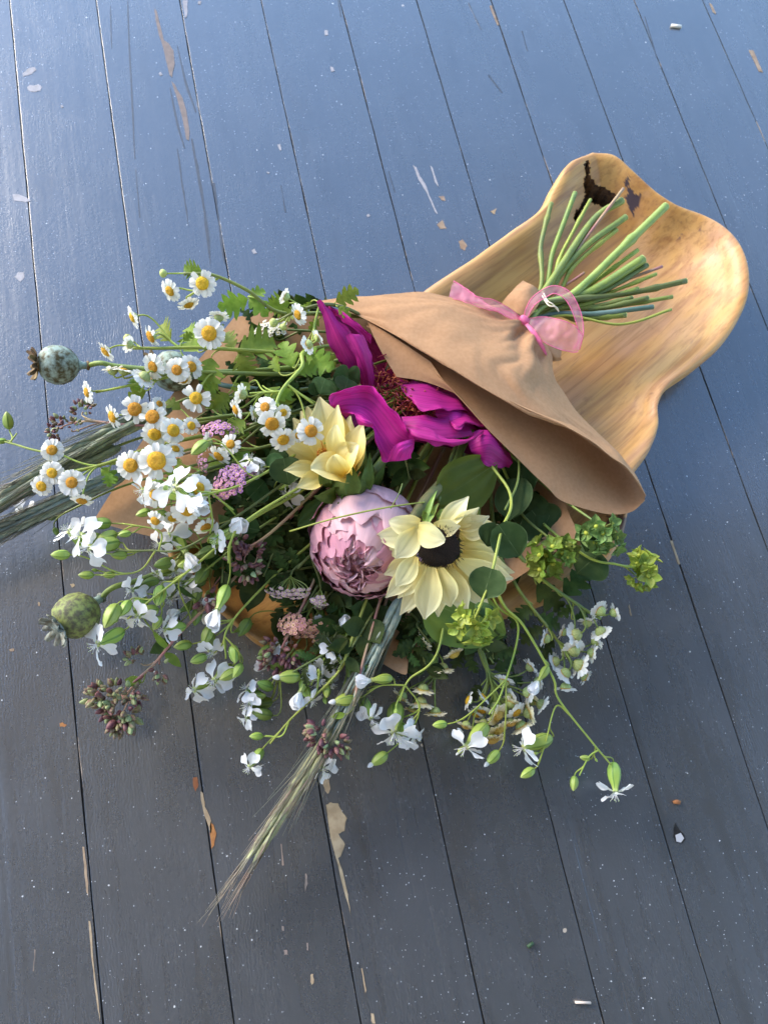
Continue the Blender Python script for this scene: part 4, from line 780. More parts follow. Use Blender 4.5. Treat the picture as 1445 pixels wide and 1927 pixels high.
rye('dark green rye ear pointing left from under the daisies', [(345,752,84),(240,800,82),(130,862,76),(30,925,68),(-60,985,62)], 62, 62, RYE, AWN, (), 58, -2, [(760,690,56),(560,735,74),(430,748,82)], .17, 2, 34)
rye('pale blue green rye ear pointing left, lowest of the pair by the paper corner', [(255,880,62),(170,920,58),(90,958,54),(0,1000,50),(-60,1030,48)], 58, 55, RYEB, AWN, (), 56, 0, [(760,720,48),(520,800,56),(360,850,60)], .17, 3, 28)
rye('dark rye ear lying just above the other left pointing rye', [(240,832,72),(150,872,70),(60,915,66),(-20,955,60)], 54, 60, RYE, AWNP, (), 57, -1, [(760,700,52),(540,760,66),(360,800,72)], .14, 7, 22)
rye('blue grey rye ear under the pink peony crossing toward the bottom', [(762,1110,62),(735,1170,58),(700,1235,54),(655,1320,50),(620,1380,46)], 50, 70, RYEB, AWN, [(1099,513,64)], 54, -3, [(930,720,46),(830,900,48),(780,1050,58)], .17, 4, 30)
rye('long straw green rye ear ending in brown bristles on the bottom boards', [(655,1325,46),(615,1395,42),(560,1480,36),(510,1560,30),(475,1615,26)], 54, 48, RYEY, AWNP, (), 52, -2, [(900,730,44),(800,920,44),(730,1120,48),(690,1250,48)], .12, 5, 34)

# ------------------------------------------------------------------ oregano heads
ORE = [MB().add(*lathe([(.05, 0), (.32, .15), (.36, .5), (.2, .85), (.03, 1)], 6, lambda t, k: 1 + .15 * math.cos(3 * t))).mesh('bract_bud', m) for m in (mat('purple_bract', (.105, .028, .042), .6, col2=(.2, .09, .08), nscale=6, var=.3), mat('green_purple_bract', (.20, .22, .09), .6, col2=(.17, .07, .07), nscale=6, var=.25), mat('pale_green_bract', (.30, .34, .16), .6, col2=(.2, .25, .1), nscale=6, var=.2))]
def oregano(label, main, clusters, end=(), gz=50, off=0, seed=1, dark=0., leaves=()):
    rg = random.Random(seed); th = thing('oregano_sprig', label, 'oregano', P(*main[-1][:2], 0), 'oregano sprigs in the bouquet')
    pa, _ = main_stem(th, stem_pts(end, gz, off, main), (.0014, .0012, .0009), STEM_T, 6); live = [pa[len(pa) // 2:]]
    for (px, py, z, r, n_, ang, tilt) in clusters:
        p = P(px, py, z); R = S(r, p); n = facing(p, ang, tilt); base = p - n * R * .9; a, t = attach(live, base, n, .6); twig(th, a, t, base, n, .0007, .0005, STEM_T)
        for i in range(int(n_ * 1.15)):
            q = Vector((rg.gauss(0, 1), rg.gauss(0, 1), rg.gauss(0, 1))).normalized(); d = (n * .75 + q).normalized(); c = p + (d - n * .3) * R * rg.uniform(.35, .8)
            part('bract_bud', ORE[0 if rg.random() < .48 + dark else rg.choice((1, 1, 2))], th, frame(c, (d + n * .3).normalized(), rg.uniform(0, 6), R * rg.uniform(.5, .7)) @ Matrix.Diagonal((.8, .8, 1., 1)))
    for b, t in leaves: leaf(th, live, b, t, True, 2.0, rnd=rg, meshes=NLEAF, m=STEM_M)
oregano('green and purple oregano sprig arching over the lower left floor', [(780,740,50),(560,960,58),(420,1110,58),(340,1190,54),(290,1250,48),(245,1290,42)], [(184,1308,40,30,18,170,60),(205,1332,38,30,18,220,50),(238,1348,36,34,22,-100,50),(252,1308,42,28,16,-30,40),(222,1362,34,26,16,-110,60),(215,1300,42,26,14,120,40),(252,1238,52,22,14,140,60),(302,1268,48,22,12,-80,60)], [(1173,354,74),(1101,449,66)], 60, -5, 1, -.22, [((325,1205,52),(280,1230,50)),((310,1230,50),(345,1255,46)),((265,1285,44),(235,1280,42))])
oregano('wine red oregano sprig by the upper rye ear', [(700,760,60),(450,800,78),(260,800,86),(160,790,84)], [(150,772,84,20,12,120,60),(112,798,82,20,14,190,60),(100,812,80,18,12,210,60),(140,800,84,16,10,60,40),(165,768,84,16,8,40,50)], seed=2)
oregano('purple oregano head lying on the lower rye ear', [(880,760,44),(760,1000,52),(690,1220,58),(665,1330,54)], [(600,1380,54,28,22,200,55),(625,1400,52,28,20,-100,50),(645,1408,50,20,12,-70,60),(600,1395,52,22,14,-120,60)], [(1246,501,72),(1135,541,66)], 60, -4, 3, .15, [((650,1345,54),(620,1350,54))])
oregano('dark purple oregano in the shade at the heart of the left side', [(820,720,50),(640,880,70),(500,1010,76),(430,1040,74)], [(455,1050,80,30,18,150,50),(440,1020,82,26,16,120,50),(385,1130,62,28,16,-120,55),(470,1075,76,26,14,-60,50),(480,1035,76,22,12,30,50)], seed=4, dark=.35)
oregano('dark purple oregano hanging below the bare wood of the bowl', [(820,740,44),(660,960,52),(560,1160,52),(530,1220,48)], [(520,1225,50,28,18,-120,50),(548,1235,48,26,16,-90,50),(505,1240,46,24,14,190,50),(535,1262,44,24,14,-90,60)], seed=5, dark=.3)

# ------------------------------------------------------------------ yarrow
th_ = thing('thin_stem', 'thin bare green stem crossing over the pink peony', 'stem', P(660, 970, 0)); main_stem(th_, [P(*q) for q in ((545,1000,96),(620,978,112),(700,960,116),(760,950,112),(800,945,100))], (.0006, .0006, .0005), STEM_L, 5); main_stem(th_, [P(*q) for q in ((735,957,112),(750,930,114),(757,910,112))], (.0004, .0004), STEM_M, 5)
YC = {'purple': [mat('purple_yarrow_floret', (.36, .10, .29), .6, col2=(.52, .29, .44), nscale=6, var=.25), mat('yarrow_eye', (.6, .38, .2), .7, var=.2)], 'salmon': [mat('salmon_yarrow_floret', (.50, .20, .17), .6, col2=(.58, .33, .26), nscale=6, var=.2), mat('yarrow_eye_ochre', (.55, .34, .14), .7, var=.2)], 'lilac': [mat('lilac_yarrow_floret', (.45, .28, .40), .6, col2=(.58, .45, .5), nscale=6, var=.2), mat('yarrow_eye_pale', (.58, .5, .3), .7, var=.2)], 'white': [mat('white_yarrow_floret', (.6, .58, .5), .6, col2=(.5, .5, .4), nscale=6, var=.15), mat('yarrow_eye_white', (.55, .5, .3), .7, var=.2)]}
def floret(ms):
    mb = MB()
    for i in range(5):
        G = blade(.62, .34, [.5, 1, 1.05, .6], 4, 3, cup=.2, bend=.2); v, f, uv = sheet(G); mb.xf((v, f, uv), Matrix.Rotation(i * 1.2566, 4, 'Z') @ Matrix.Translation((.18, 0, 0)) @ Matrix.Rotation(-.15, 4, 'Y'))
    mb.add(*lathe([(.3, 0), (.24, .2), (.03, .28)], 7), mi=1); mb.add(*lathe([(.05, -.9), (.22, -.7), (.3, -.1), (.2, 0)], 6), mi=2); return mb.mesh('floret', ms + [CUP])
YF = {k: floret(v) for k, v in YC.items()}
def yarrow(label, col, main, clusters, seed=1):
    rg = random.Random(seed); th = thing('yarrow_head', label, 'yarrow', P(*main[-1][:2], 0), 'yarrow heads in the bouquet'); pa, _ = main_stem(th, stem_pts((), 54, 0, main), (.0015, .0013, .001), STEM_D, 6)
    for (px, py, z, rx, ry, n_, ang, tilt) in clusters:
        p = P(px, py, z); n = facing(p, ang, tilt); M = frame(p, n); A, B = S(rx, p), S(ry, p); hub = p - n * A * 1.0; a, t = attach([pa[len(pa) // 2:]], hub, n, .5); twig(th, a, t, hub, n, .0009, .0008, STEM_D)
        for i in range(n_):
            rr = math.sqrt((i + .5) / n_); an = i * 2.39996; x, y = rr * math.cos(an) * A, rr * math.sin(an) * B; q = Vector(M @ Vector((x, y, -.2 * A * rr * rr + rg.uniform(-.1, .1) * A)))
            d = (n + (q - p) * (.6 / A)).normalized(); s_ = A * .175 * rg.uniform(.85, 1.15) * math.sqrt(36 / n_)
            part('floret', YF[col], th, frame(q, d, rg.uniform(0, 6), s_))
            if i % 2 == 0: twig(th, hub, n, q - d * s_ * .8, d, .00045, .0004, STEM_M, 'floret_stalk', .2)
yarrow('bright purple yarrow head right of the lower daisies', 'purple', [(800,720,60),(600,820,82),(480,890,96)], [(428,905,108,36,30,40,150,38),(440,885,110,26,20,22,90,40),(474,886,104,18,16,14,20,45),(412,925,104,22,18,16,200,45)], 1)
yarrow('small purple yarrow head above the daisies with green buds', 'purple', [(800,700,60),(600,760,82),(470,800,96)], [(402,802,104,28,18,22,120,50),(378,872,104,16,20,14,190,55),(438,806,102,14,14,10,60,50)], 2)
yarrow('lilac yarrow head seen edge-on in the shade under the pink peony', 'lilac', [(800,760,46),(660,960,58),(560,1070,64)], [(540,1122,66,44,20,44,-100,66),(600,1140,60,34,14,24,-95,72)], 3)
yarrow('salmon pink yarrow head low in the shade by the bowl edge', 'salmon', [(820,760,40),(660,1000,50),(570,1150,52)], [(545,1172,56,34,22,36,150,40),(578,1190,54,40,22,44,-90,45),(610,1200,50,26,16,22,-60,50)], 4)
yarrow('dull yellow green yarrow head in the corner behind the lobed leaves', 'white', [(800,640,60),(620,625,72),(540,620,76)], [(505,615,80,34,20,30,120,45)], 5)

# ------------------------------------------------------------------ bupleurum
BRACT = [MB().add(*sheet(blade(1, .36, [.4, .85, 1, .9, .6, .04], 7, 5, cup=.5, bend=-.5 + .35 * k))).mesh('bract', m) for k, m in enumerate((mat('lime_bract', (.27, .34, .04), .5, transl=.25, col2=(.21, .29, .035), nscale=5, var=.15), mat('lime_bract_light', (.36, .41, .06), .5, transl=.25, col2=(.26, .34, .04), nscale=5, var=.15)))]
BRACTB = [MB().add(*sheet(blade(1, .40, [.4, .85, 1, .9, .6, .04], 7, 5, cup=.6, bend=-.5 + .35 * k))).mesh('bract', mat('blue_green_bract', (.13, .23, .065), .55, spec=.25, transl=.2, col2=(.19, .29, .08), nscale=5, var=.15)) for k in range(2)]
BRACTG = [MB().add(*sheet(blade(1, .38, [.4, .85, 1, .9, .6, .04], 7, 5, cup=.5, bend=-.5 + .35 * k))).mesh('bract', mat('mid_green_bract', (.12, .17, .02), .55, spec=.25, transl=.2, col2=(.2, .28, .045), nscale=5, var=.2)) for k in range(2)]
BEYE = MB().add(*bumpy_dome(.2, .2, 10, 5)).mesh('floret_cluster', mat('lime_floret', (.46, .48, .06), .6, col2=(.3, .36, .04), nscale=900, var=.1))
RND = [MB().add(*sheet(blade(1, .52 + .04 * k, [.45, .8, .97, 1.04, 1.02, .88, .62, .12], 14, 11, cup=.22 - .25 * k, bend=.25, ruffle=.12, seed=k + 70.))).mesh('round_leaf', LEAFB) for k in range(3)]
def bupl(label, mains, umbels, leaves=(), br=BRACT, end=(), gz=54, off=0, seed=1, sm=None):
    rg = random.Random(seed); sm = sm or STEM_L; th = thing('bupleurum_sprig', label, 'bupleurum', P(*mains[0][-1][:2], 0), 'bupleurum sprigs in the bouquet'); paths = []
    for i, w in enumerate(mains):
        pts = stem_pts(end, gz, off, w) if i == 0 else [Vector(paths[0][int(w[0] * (len(paths[0]) - 1))])] + [P(*q) for q in w[1:]]
        paths.append(main_stem(th, pts, (.0013, .0011, .0008) if i == 0 else (.0009, .0007), sm, 6)[0])
    for (px, py, z, r, k, ang, tilt) in umbels:                     # centre, radius, number of star heads
        p = P(px, py, z); R = S(r, p); n = facing(p, ang, tilt); hub = p - n * R * .9; a, t = attach([q[len(q) // 2:] for q in paths], hub, n, .5); twig(th, a, t, hub, n, .0007, .0006, sm)
        M0 = frame(p, n)
        for j in range(max(3, int(k * .75))):
            rr, an = (0 if j == 0 else rg.uniform(.55, .8)), j * 2.4 + rg.uniform(-.3, .3); c = Vector(M0 @ Vector((rr * R * math.cos(an), rr * R * math.sin(an), -.25 * R * rr))); d = (n + (c - p) * (.9 / R)).normalized(); s_ = R * rg.uniform(.56, .76)
            M = frame(c, d, rg.uniform(0, 6), s_); hd = part('star_head', BEYE, th, M); twig(th, hub, n, c - d * s_ * .1, d, .0004, .0004, sm, 'ray', .25)
            for q in range(5): part('bract', rg.choice(br), hd, M @ Matrix.Rotation(q * 1.2566 + rg.uniform(-.1, .1), 4, 'Z') @ Matrix.Translation((.08, 0, 0)) @ Matrix.Rotation(rg.uniform(-.5, -.1), 4, 'Y'))
    for (b, t, k, ws, tilt) in leaves:
        pb = P(*b); o = place_blade('round_leaf', RND[k], th, pb, P(*t), facing(pb, rg.uniform(0, 360), tilt), ws)
bupl('bupleurum sprig with two round leaves over the dark eyed sunflower', [[(900,800,70),(960,930,100),(943,1000,124),(925,1080,130),(908,1130,128),(893,1165,124)]], [(897,1180,124,42,7,-80,40),(915,1198,118,24,4,-60,50),(872,1158,120,22,4,170,50)],
     [((938,988,128),(980,1050,118),0,.85,14),((938,988,126),(918,1030,120),1,1.2,25),((925,1070,134),(908,1128,130),0,1.1,10),((897,1148,124),(930,1140,122),2,.8,40)], end=[(1263,582,76),(1168,610,70)], gz=62, off=8, seed=1)
bupl('lime bupleurum head hanging over the floor at the far right', [[(940,830,64),(1000,960,56),(1100,1045,66),(1160,1062,66),(1195,1069,62)]], [(1213,1062,62,34,6,60,40),(1222,1085,58,30,5,-40,45),(1200,1100,56,24,4,-110,55),(1202,1045,62,24,4,130,50)], seed=2, off=6)
bupl('blue green bupleurum head just below the rolled paper edge', [[(940,800,70),(1000,890,58),(1060,940,64),(1105,972,78),(1128,988,82)], [.93,(1140,1000,80)]], [(1140,1005,84,34,6,-30,35),(1120,1020,80,36,6,-110,50),(1160,1012,80,26,4,0,45)], [((1130,1040,66),(1085,1078,62),2,1.1,30),((1128,990,80),(1105,1040,74),1,1.0,35)], BRACTB, seed=3, off=5, sm=STEM_M)
bupl('mid green bupleurum head against the dark fold of the paper', [[(920,820,60),(970,950,58),(1030,1010,68),(1060,1030,72)], [.9,(1010,1040,74)]], [(1015,1045,76,40,6,150,40),(1040,1060,70,36,6,-90,45),(1065,1030,76,26,4,60,45),(1075,1035,72,28,4,0,50),(1005,1060,70,24,4,200,50)], [], BRACTG, seed=4, off=5, sm=STEM_M)
bupl('dark eucalyptus-like sprig with round leaves behind the sunflower', [[(920,740,60),(968,830,72),(975,900,80),(950,960,84)]], [], [((972,900,70),(955,975,74),1,.75,30),((975,850,62),(985,940,64),0,.7,45),((990,930,60),(1010,1000,60),2,.8,30),((1000,960,60),(1040,1010,58),1,1.3,35)], seed=5, off=3, sm=STEM_M)
bupl('grey green round leaved sprig between the magenta peony and the daisies', [[(820,650,62),(720,680,80),(650,705,92),(600,725,92)]], [], [((655,712,104),(648,738,104),0,1.6,25),((630,700,106),(655,712,104),1,1.4,40),((612,712,104),(600,742,98),2,1.4,30),((622,715,100),(618,742,96),1,1.3,40),((590,720,98),(595,745,94),0,1.4,40),((650,705,100),(676,722,100),2,1.4,40)], seed=6, off=-3, sm=STEM_M)
bupl('dark blue green sprig with paired round leaves left of the cream flower', [[(820,700,62),(660,830,76),(550,860,90),(525,870,94)]], [], [((535,862,100),(505,888,98),1,1.1,20),((533,862,102),(545,912,100),0,1.15,12),((545,870,98),(500,870,92),2,1.0,40),((470,935,84),(500,905,84),0,1.2,40),((450,990,78),(490,1000,76),1,1.0,40)], seed=7, off=0, sm=STEM_D)

# ------------------------------------------------------------------ pale yellow sunflowers
def spet(name, c1, c2, c3): return mat(name, c2, .5, transl=.28, ramp=[(0, c1), (.3, c2), (1, c3)], veins=(11, .22, tuple(.82 * q for q in c2)), bump=.35, var=.05)
SUNP = spet('pale_yellow_ray', (.74, .58, .17), (.80, .71, .32), (.82, .77, .50)); SUNP2 = spet('cream_yellow_ray', (.78, .48, .04), (.80, .63, .17), (.81, .74, .40))
SEPAL = mat('green_sepal', (.075, .12, .02), .6, spec=.25, transl=.15, col2=(.11, .165, .03), nscale=150, bump=.3, bscale=400, var=.2)
SEPALL = mat('light_green_sepal', (.24, .34, .06), .55, transl=.2, col2=(.17, .26, .05), nscale=150, bump=.3, bscale=400, var=.15)
DARKD = mat('black_brown_disc', (.012, .007, .006), .75, col2=(.03, .012, .01), nscale=600, bump=.8, bscale=900, var=.3)
RAYP = [.30, .55, .82, .98, 1, .9, .66, .30, .06]; RAYB = [.45, .75, .95, 1.02, 1, .9, .74, .5, .16]
SX = lambda x, y: (560 + x / 2.89, 860 + y / 2.89)
sf = thing('sunflower', 'pale yellow sunflower with a black brown centre right of the pink peony', 'sunflower', P(826, 1033, 0))
pc = P(824, 1030, 112); nc = facing(pc, -95, 26); Rc = S(43, pc); Mc = frame(pc, nc, 0, Rc)
one('disc', bumpy_dome(.95, .28, 40, 12, 3), DARKD, sf, M=Mc)
SPK = MB().add(*lathe([(.05, 0), (.055, .5), (.03, .8), (.004, 1)], 5)).mesh('disc_floret', DARKD); r5 = random.Random(5)
for i in range(260):
    rr = math.sqrt((i + .5) / 260); a = i * 2.39996; q = Vector((rr * .98 * math.cos(a), rr * .98 * math.sin(a), .26 * (1 - rr * rr))); d = Vector((q.x * (.3 + 1.2 * rr ** 3), q.y * (.3 + 1.2 * rr ** 3), .8)).normalized()
    part('disc_floret', SPK, sf, Mc @ frame(q, d, 0, r5.uniform(.16, .26) + .1 * rr ** 4, Vector((.3, .9, .1))))
def rays(th, center, n, M, R, lst, prof, m, cs, seed=0, default_z=None):
    for i, it in enumerate(lst):
        (bx, by), (tx, ty), w, zt, arch = it[:5]; ex = it[5] if len(it) > 5 else {}
        zb = ex.get('zb', 110); b = P(*cs(bx, by), zb); t = P(*cs(tx, ty), zt); up = ex.get('up'); nn = facing(b, *up) if up else n
        one('petal', strap(b, t, S(w / 2.89 / 2, b) * ex.get('k', 1.24), ex.get('prof', prof), nn, arch, ex.get('cup', .22), 12, 9, .13, seed + i * 1.7, ex.get('tw', 0)), m, th)
rays(sf, pc, nc, Mc, Rc, [
    ((655,560),(478,766),92,96,.16,dict(zb=106)),((690,590),(545,768),80,94,.12),((640,540),(535,705),96,108,.20,dict(zb=112)),((715,600),(555,862),84,88,.12,dict(zb=104)),((730,600),(690,882),124,90,.16),
    ((775,605),(832,815),118,94,.15),((745,590),(640,800),70,88,.08,dict(zb=102)),((815,595),(925,832),112,92,.12,dict(zb=104)),((845,585),(1045,826),96,88,.10,dict(zb=102)),((870,560),(1172,662),118,96,.10),((895,520),(1140,600),108,100,.10,dict(zb=106)),
    ((890,480),(1090,545),96,104,.08,dict(zb=108)),((895,450),(1085,430),100,108,.06,dict(zb=108)),((900,430),(1256,462),80,96,.05,dict(zb=102)),((890,400),(1035,385),88,118,.22,dict(zb=114)),((860,375),(1042,322),78,122,.18,dict(zb=116)),
    ((850,370),(985,272),84,126,.20,dict(zb=118,tw=.6)),((770,375),(930,215),90,124,.22,dict(zb=118,tw=-.7)),((740,372),(885,375),86,126,.26,dict(zb=120)),
    ((655,385),(802,455),118,128,.16,dict(zb=122,prof=RAYB)),((665,362),(497,352),104,118,.26,dict(zb=120,prof=RAYB)),((665,405),(432,432),116,104,.18,dict(zb=114,prof=RAYB)),((655,440),(432,445),70,96,.05,dict(zb=102)),((650,390),(530,552),112,116,.20,dict(zb=120)),
    ((880,420),(1030,440),90,106,.10,dict(zb=106)),((800,600),(790,780),90,90,.08,dict(zb=100)),((860,570),(1000,760),90,90,.08,dict(zb=100)),((680,580),(520,740),80,90,.06,dict(zb=98)),
    ((700,580),(600,850),96,84,.08,dict(zb=98)),((760,590),(765,870),100,84,.08,dict(zb=98)),((830,580),(890,845),96,84,.06,dict(zb=98)),((860,560),(1090,760),110,86,.06,dict(zb=98)),((880,540),(1180,630),110,92,.05,dict(zb=98)),((650,540),(470,640),100,92,.08,dict(zb=100)),((880,480),(1180,500),110,96,.05,dict(zb=100)),((660,470),(470,520),90,98,.08,dict(zb=102)),((880,380),(1090,370),90,104,.08,dict(zb=106)),((800,365),(960,300),80,114,.14,dict(zb=110))], RAYP, SUNP, SX, 3)
for b, t, w in [((690,350),(760,180),34),((720,330),(770,250),40),((740,300),(700,390),34),((760,330),(830,280),40),((690,330),(680,290),36),((790,330),(870,270),36)]:
    one('sepal', strap(P(*SX(*b), 116), P(*SX(*t), 120 if w < 45 else 112), S(w / 5.4, pc), [.7, 1, .9, .6, .3, .03], facing(pc, 90, 40), .25, .3, 9, 5, .3, w + b[0]), SEPALL, sf)
main_stem(sf, stem_pts([(1253,387,84),(1172,465,76),(1078,553,68)], 64, -2, [(930,720,64),(860,860,72),(820,930,80),(800,965,90)]) + [P(806, 990, 100)], (.0036, .0032, .0024), mat('thick_green_stem', (.27, .36, .08), .45, col2=(.18, .27, .06), nscale=60, var=0), 9, nodes=(.11,))
main_stem(sf, [P(*q) for q in ((835,905,86),(800,945,96),(770,985,100))], (.004, .0045, .003), mat('brown_hairy_stem', (.14, .13, .05), .7, col2=(.1, .12, .04), nscale=200, var=0), 9)
# the second, turned sideways
SB = lambda x, y: (380 + x / 3.44, 480 + y / 3.44)
s2 = thing('sunflower', 'cream yellow sunflower seen from the side beside the magenta peony', 'sunflower', P(640, 870, 0))
p2 = P(632, 868, 98); n2 = facing(p2, 135, 62)
ball = P(658, 905, 92); one('calyx_cup', lathe([(.05, -1), (.5, -.9), (.9, -.5), (1, -.1), (.9, .35), (.4, .5), (.02, .5)], 22), SEPAL, s2, M=frame(ball, n2, 0, S(36, ball)))
R2 = lambda lst, sd: rays(s2, p2, n2, None, None, [(a, b, w * 1.22 * 2.89 / 3.44, z, ar, dict(ex, up=up)) for a, b, w, z, ar, up, ex in lst], RAYP, SUNP2, SB, sd)
R2([((840,1330),(760,918),185,112,.10,(-60,25),dict(zb=96,cup=.3,prof=[.35,.7,.92,1.02,1.0,.86,.6,.3,.05])),((800,1320),(640,1010),120,92,.06,(-60,25),dict(zb=88)),((920,1330),(960,1040),110,98,.08,(200,30),dict(zb=92,cup=.3)),((780,1370),(560,1130),110,92,.06,(-50,22),dict(zb=88)),((940,1420),(860,1290),110,124,.30,(150,35),dict(zb=112,cup=.45,prof=RAYB)),((760,1300),(680,980),120,100,.06,(-60,25),dict(zb=90)),((880,1300),(880,968),105,116,.10,(200,30),dict(zb=100,cup=.35)),((930,1330),(870,1098),110,126,.20,(190,35),dict(zb=106,cup=.3,prof=RAYB)),
    ((960,1380),(1045,1078),112,118,.12,(200,30),dict(zb=104,cup=.35)),((780,1330),(590,1055),120,100,.08,(-40,25),dict(zb=92)),((760,1350),(500,1225),110,100,.08,(-60,20),dict(zb=92)),((770,1400),(528,1394),86,108,.10,(60,30),dict(zb=98)),((790,1430),(612,1504),84,108,.06,(60,20),dict(zb=100)),
    ((900,1390),(1010,1225),130,124,.22,(150,30),dict(zb=110,cup=.4,prof=RAYB)),((930,1440),(705,1385),150,122,.24,(110,30),dict(zb=104,cup=.5,prof=RAYB)),((960,1420),(1060,1180),90,114,.1,(200,40),dict(zb=100))], 31)
YST = mat('orange_stamen', (.62, .30, .02), .6, col2=(.45, .16, .01), nscale=400, var=.2); ST = MB().add(*tube([(0, 0, 0), (.03, .01, .5), (.1, .02, 1)], [.06, .05, .07], 5)).mesh('stamen', YST)
r6 = random.Random(6)
for c0, k, zz in (((820,1290), 46, 106), ((930,1415), 22, 110)):
    for i in range(k):
        p = P(*SB(c0[0] + r6.gauss(0, 32), c0[1] + r6.gauss(0, 20)), zz - 4); part('stamen', ST, s2, frame(p, facing(p, r6.uniform(60, 180), r6.uniform(20, 70)), 0, r6.uniform(.004, .007)))
for b, t, w, z in [((800,1480),(765,1345),70,112),((970,1540),(958,1348),90,116),((1050,1510),(1085,1280),80,106),((1010,1430),(1055,1235),60,110),((870,1530),(725,1560),100,100),((910,1570),(1000,1610),80,98),((1060,1460),(1110,1370),60,98),((880,1480),(700,1440),50,96),((900,1560),(880,1610),110,96),((1090,1500),(1190,1350),50,88)]:
    one('sepal', strap(P(*SB(*b), z - 10), P(*SB(*t), z), S(w / 6.88, p2) * 1.2, [.8, 1, .95, .7, .4, .04], facing(p2, -60, 30), .2, .35, 9, 7, .35, b[0] * .1), SEPAL, s2)
main_stem(s2, stem_pts([(1210,487,78),(1111,548,68)], 60, -3, [(900,680,66),(760,820,74),(700,890,82)]) + [ball], (.0040, .0036, .0034), STEM_M, 9)

# ------------------------------------------------------------------ magenta peony
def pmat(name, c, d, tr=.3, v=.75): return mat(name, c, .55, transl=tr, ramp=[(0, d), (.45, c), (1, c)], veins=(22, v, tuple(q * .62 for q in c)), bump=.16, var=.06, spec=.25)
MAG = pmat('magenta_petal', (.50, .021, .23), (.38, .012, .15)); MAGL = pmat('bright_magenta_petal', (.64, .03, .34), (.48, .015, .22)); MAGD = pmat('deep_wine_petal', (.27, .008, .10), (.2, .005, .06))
CX = lambda x, y, z: (560 + x / 3.284, 540 + y / 3.284, z)
pe = thing('magenta_peony', 'open magenta peony with a crimson heart tucked under the paper flap', 'peony', P(770, 760, 0))
def pet(rows, m, amp=.0012, sc_=45, seed=0., nu=16, nv=22):
    nu, nv = nu * 2, nv * 2; G = nz(rowsgrid([[CX(*q) for q in r] for r in rows], nu, nv), amp * 1.3, sc_, seed); Nn = normals(G)
    for i in range(nu):
        for j in range(nv):
            u, v = abs(2 * i / (nu - 1) - 1), abs(2 * j / (nv - 1) - 1); e = max(u ** 4, v ** 8)
            G[i, j] += Nn[i, j] * (.0030 * e * noise.noise(Vector(G[i, j]) * 130 + Vector((seed * 3, 1, 2))) + .0006 * noise.noise(Vector((i / nu * 9, j / nv * 2, seed + 5))))
    V, f, uv = sheet(G, .00025); one('petal', (V, f, [(1 - b, a) for a, b in uv]), m, pe)
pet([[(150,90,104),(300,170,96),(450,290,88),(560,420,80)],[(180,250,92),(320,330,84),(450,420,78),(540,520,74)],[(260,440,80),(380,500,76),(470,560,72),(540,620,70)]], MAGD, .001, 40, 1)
pet([[(118,85,118),(160,210,112),(190,340,104),(280,490,94),(400,606,84)],[(150,80,120),(240,260,112),(320,400,104),(390,520,94),(440,610,82)],[(200,125,112),(320,270,106),(420,380,98),(460,490,88),(478,600,78)]], MAG, .0016, 40, 2)
pet([[(296,300,116),(330,390,110),(370,490,102),(410,610,90)],[(340,284,118),(395,400,113),(430,500,104),(450,610,90)],[(408,300,112),(455,400,106),(470,500,98),(478,610,86)]], MAG, .0012, 45, 3)
pet([[(190,120,112),(290,170,114),(380,230,112),(450,300,106)],[(210,160,106),(300,220,108),(390,290,106),(450,360,98)]], MAGL, .0014, 60, 4, 8, 18)
pet([[(190,722,106),(250,640,104),(340,640,98)],[(240,790,100),(310,770,98),(380,740,92)],[(350,880,92),(380,840,90),(430,800,86)]], MAGD, .001, 50, 5)
pet([[(188,722,114),(210,662,118),(300,638,119),(415,610,116),(500,660,116),(600,790,114),(670,895,110),(722,938,104)],[(200,735,110),(260,690,112),(340,680,111),(440,680,108),(530,770,106),(610,880,104),(670,935,102),(722,950,100)],[(240,750,104),(310,760,106),(390,770,107),(460,830,105),(525,930,102),(575,1005,99),(640,990,98),(715,975,97)],[(300,800,102),(345,788,112),(395,850,114),(455,880,113),(474,955,108),(508,1035,103),(548,1084,101),(700,1000,98)]], MAGL, .0018, 50, 6, 22, 34)
pet([[(357,782,122),(400,800,124),(440,820,122)],[(365,820,121),(420,840,123),(470,850,121)],[(380,850,118),(425,864,119),(468,866,118)]], MAGL, .001, 60, 16, 8, 10)
pet([[(548,1082,104),(600,985,112),(660,950,113),(728,934,108)],[(620,1074,106),(650,1020,112),(690,985,112),(730,960,107)],[(712,1064,102),(716,1030,105),(722,1000,105),(730,975,103)]], MAGL, .001, 60, 7, 10, 14)
pet([[(660,850,104),(740,868,108),(830,888,110),(870,925,109),(960,942,107),(1050,938,105),(1150,886,98)],[(680,890,106),(750,925,112),(850,945,114),(900,955,113),(980,965,110),(1070,945,106),(1148,900,98)],[(700,930,102),(760,950,108),(850,978,110),(910,975,109),(990,978,107),(1080,945,102),(1140,910,96)]], MAG, .002, 55, 8, 12, 32)
pet([[(640,800,94),(760,790,98),(900,800,98),(1040,820,92)],[(660,850,98),(770,850,102),(900,860,102),(1060,870,94)],[(690,900,100),(780,930,104),(900,940,104),(1080,920,94)]], MAG, .002, 55, 28, 10, 22)
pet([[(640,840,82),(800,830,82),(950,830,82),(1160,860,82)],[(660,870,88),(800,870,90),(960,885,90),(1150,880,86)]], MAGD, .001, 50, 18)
pet([[(610,550,84),(720,580,88),(860,610,86),(1010,660,82),(1060,720,78)],[(650,640,90),(740,660,96),(870,680,96),(1000,705,90),(1060,750,80)],[(715,715,96),(745,745,104),(820,762,106),(905,752,104),(1010,745,98),(1060,770,90)]], MAG, .0022, 50, 9, 14, 26)
